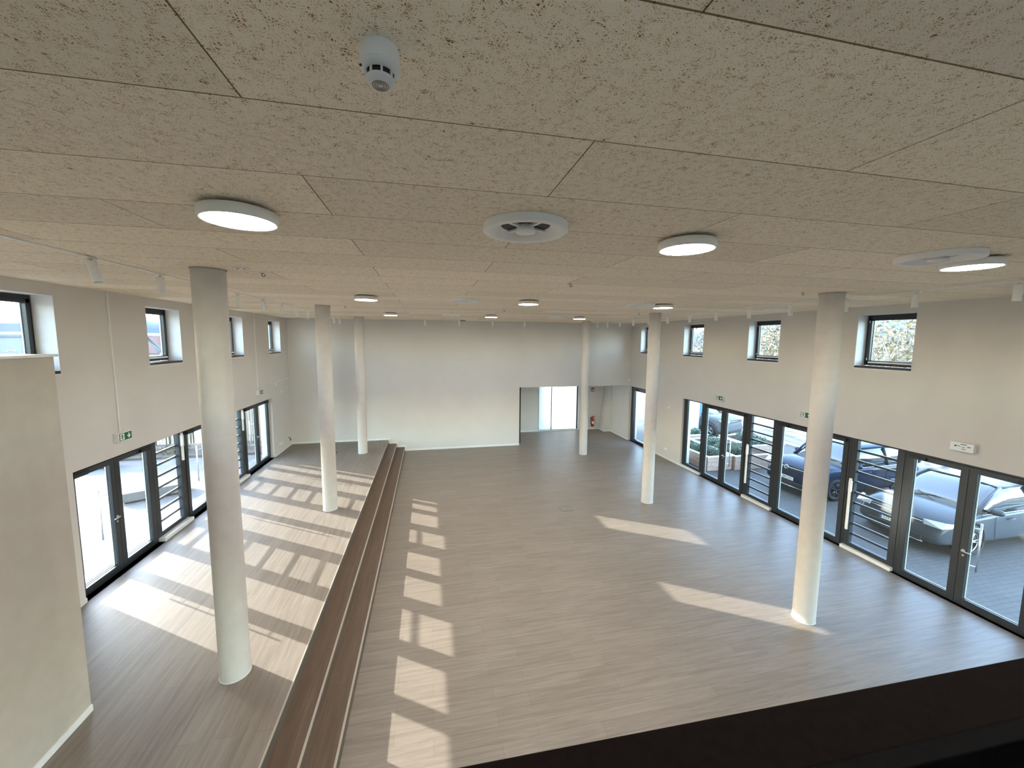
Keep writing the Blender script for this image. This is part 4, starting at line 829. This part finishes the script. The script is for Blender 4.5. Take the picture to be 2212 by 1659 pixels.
    for xx in (fw, rw):
        for s_ in (-1, 1):
            arch = MB(); arch.lathe([(.001, 0), (.405, 0), (.405, .010), (.36, .014)], (xx, s_ * (hw - .09), rr_ + .015), (0, s_, 0), 32, a0=0, a1=2 * PI); arch.lathe([(.405, 0), (.405, .105), (.43, .11)], (xx, s_ * (hw - .10), rr_ + .015), (0, s_, 0), 32)
            arch.build('wheel_arch', PLAST if not cladding else PLAST, t)
            wh = MB(); wh.lathe([(.22, .0), (.31, .0), (rr_, .03), (rr_, .19), (.31, .225), (.235, .225), (.225, .20)], (xx, s_ * (hw - .205), rr_), (0, s_, 0), 36); wo = wh.build('wheel', TYRE, t)
            ri = MB(); ri.lathe([(.235, .222), (.222, .205), (.222, .12), (.001, .12)], (xx, s_ * (hw - .205), rr_), (0, s_, 0), 36); q = Vector((0, 0, 1)).rotation_difference(Vector((0, s_, 0)))
            ri.build('rim', PLAST, wo); sp = MB()
            for k in range(5):
                for da in (-.16, .16):
                    a = k * 2 * PI / 5 + da; b_ = k * 2 * PI / 5 + da * .35; c0 = Vector((xx, s_ * (hw - .205), rr_)); sp.tube([c0 + q @ Vector((.04 * math.cos(b_), .04 * math.sin(b_), .195)), c0 + q @ Vector((.222 * math.cos(a), .222 * math.sin(a), .205))], [.02, .014], 6)
            sp.lathe([(.05, .18), (.055, .205), (.03, .212), (.001, .212)], (xx, s_ * (hw - .205), rr_), (0, s_, 0), 20); sp.lathe([(.214, .204), (.220, .215), (.232, .212)], (xx, s_ * (hw - .205), rr_), (0, s_, 0), 36); sp.build('spokes', rims, wo)
    # front: grille, bumper intake, plate
    MB().add([(-.012, -hw * .58, hz - .215), (-.030, 0, hz - .225), (-.012, hw * .58, hz - .215), (.02, hw * .58, hz - .12), (.0, 0, hz - .115), (.02, -hw * .58, hz - .12)], [(0, 1, 4, 5), (1, 2, 3, 4)]).build('grille', PLAST, t)
    MB().box(-.03, .05, -hw * .60, hw * .60, .27, .40).build('lower_intake', PLAST, t, bevel=.02); MB().tube([(.0, -hw * .62, .255), (-.035, 0, .25), (.0, hw * .62, .255)], .012, 6).build('bumper_strip', CHROME, t)
    MB().tube([(.005, -hw * .58, hz - .155), (-.018, 0, hz - .165), (.005, hw * .58, hz - .155)], .008, 6).build('grille_strip', CHROME, t)
    if plate is not None:
        p_ = MB().box(-.055, -.045, -.26, .26, .45, .56).build('license_plate', PLW, t, bevel=.002)
        MB().box(-.057, -.0551, .225, .255, .455, .555).build('country_band', mat('plate_blue', (.01, .05, .35), .4), p_)
        text_mesh(plate, .095, PLT, p_, Matrix.Translation((-.0565, -.01, .505)) @ Matrix.Rotation(-PI / 2, 4, 'Z') @ Matrix.Rotation(PI / 2, 4, 'X'))
    if emblem:
        e = MB(); c0 = (-.040, 0, hz - .165); e.lathe([(.058, 0), (.062, .012), (.070, .012), (.073, 0)], c0, (-1, 0, 0), 36); xq = -.053
        for (a, b) in (((-.030, .050), (0, -.002)), ((.030, .050), (0, -.002)), ((-.054, .018), (-.026, -.050)), ((.054, .018), (.026, -.050)), ((-.026, -.050), (0, .006)), ((.026, -.050), (0, .006))): e.tube([(xq, a[0], c0[2] + a[1]), (xq, b[0], c0[2] + b[1])], .0065, 6)
        eo = e.build('emblem', CHROME, t); MB().cyl((-.040, 0, hz - .165), .060, .006, (-1, 0, 0), 30).build('emblem_disc', BLACK, eo)
    for s_ in (-1,): MB().tube([(xw - .05, -.1, bz + .055), (xw + .12, .35, bz + .16)], .009, 6).build('wiper', PLAST, t); MB().tube([(xw - .05, .45, bz + .05), (xw + .10, -.02, bz + .15)], .009, 6).build('wiper', PLAST, t)
    return t
car('dark blue-black car parked nose-in by the planters, emblem and plate in view', (11.08, 9.76, -.03), 0, 4.25, 1.80, 1.55, paint('deep_blue_black', (.012, .022, .045)), RIMD, belt=.60, hood=.64, plate='K BM 210', emblem=True, cladding=True)
car('dark grey low car parked nose-in close to the nearest right door', (10.95, 6.79, -.03), 0, 4.4, 1.82, 1.46, paint('graphite_grey', (.05, .06, .07)), RIMA, belt=.60, hood=.60, wsx=.255, roofx=(.46, .84), plate='OY UM C')
car('mid-grey car with bright alloy wheels standing on the road behind the planters', (14.75, 15.9, -.03), math.radians(110), 4.4, 1.82, 1.6, paint('mid_grey', (.11, .12, .13)), RIMA, belt=.6, hood=.63)
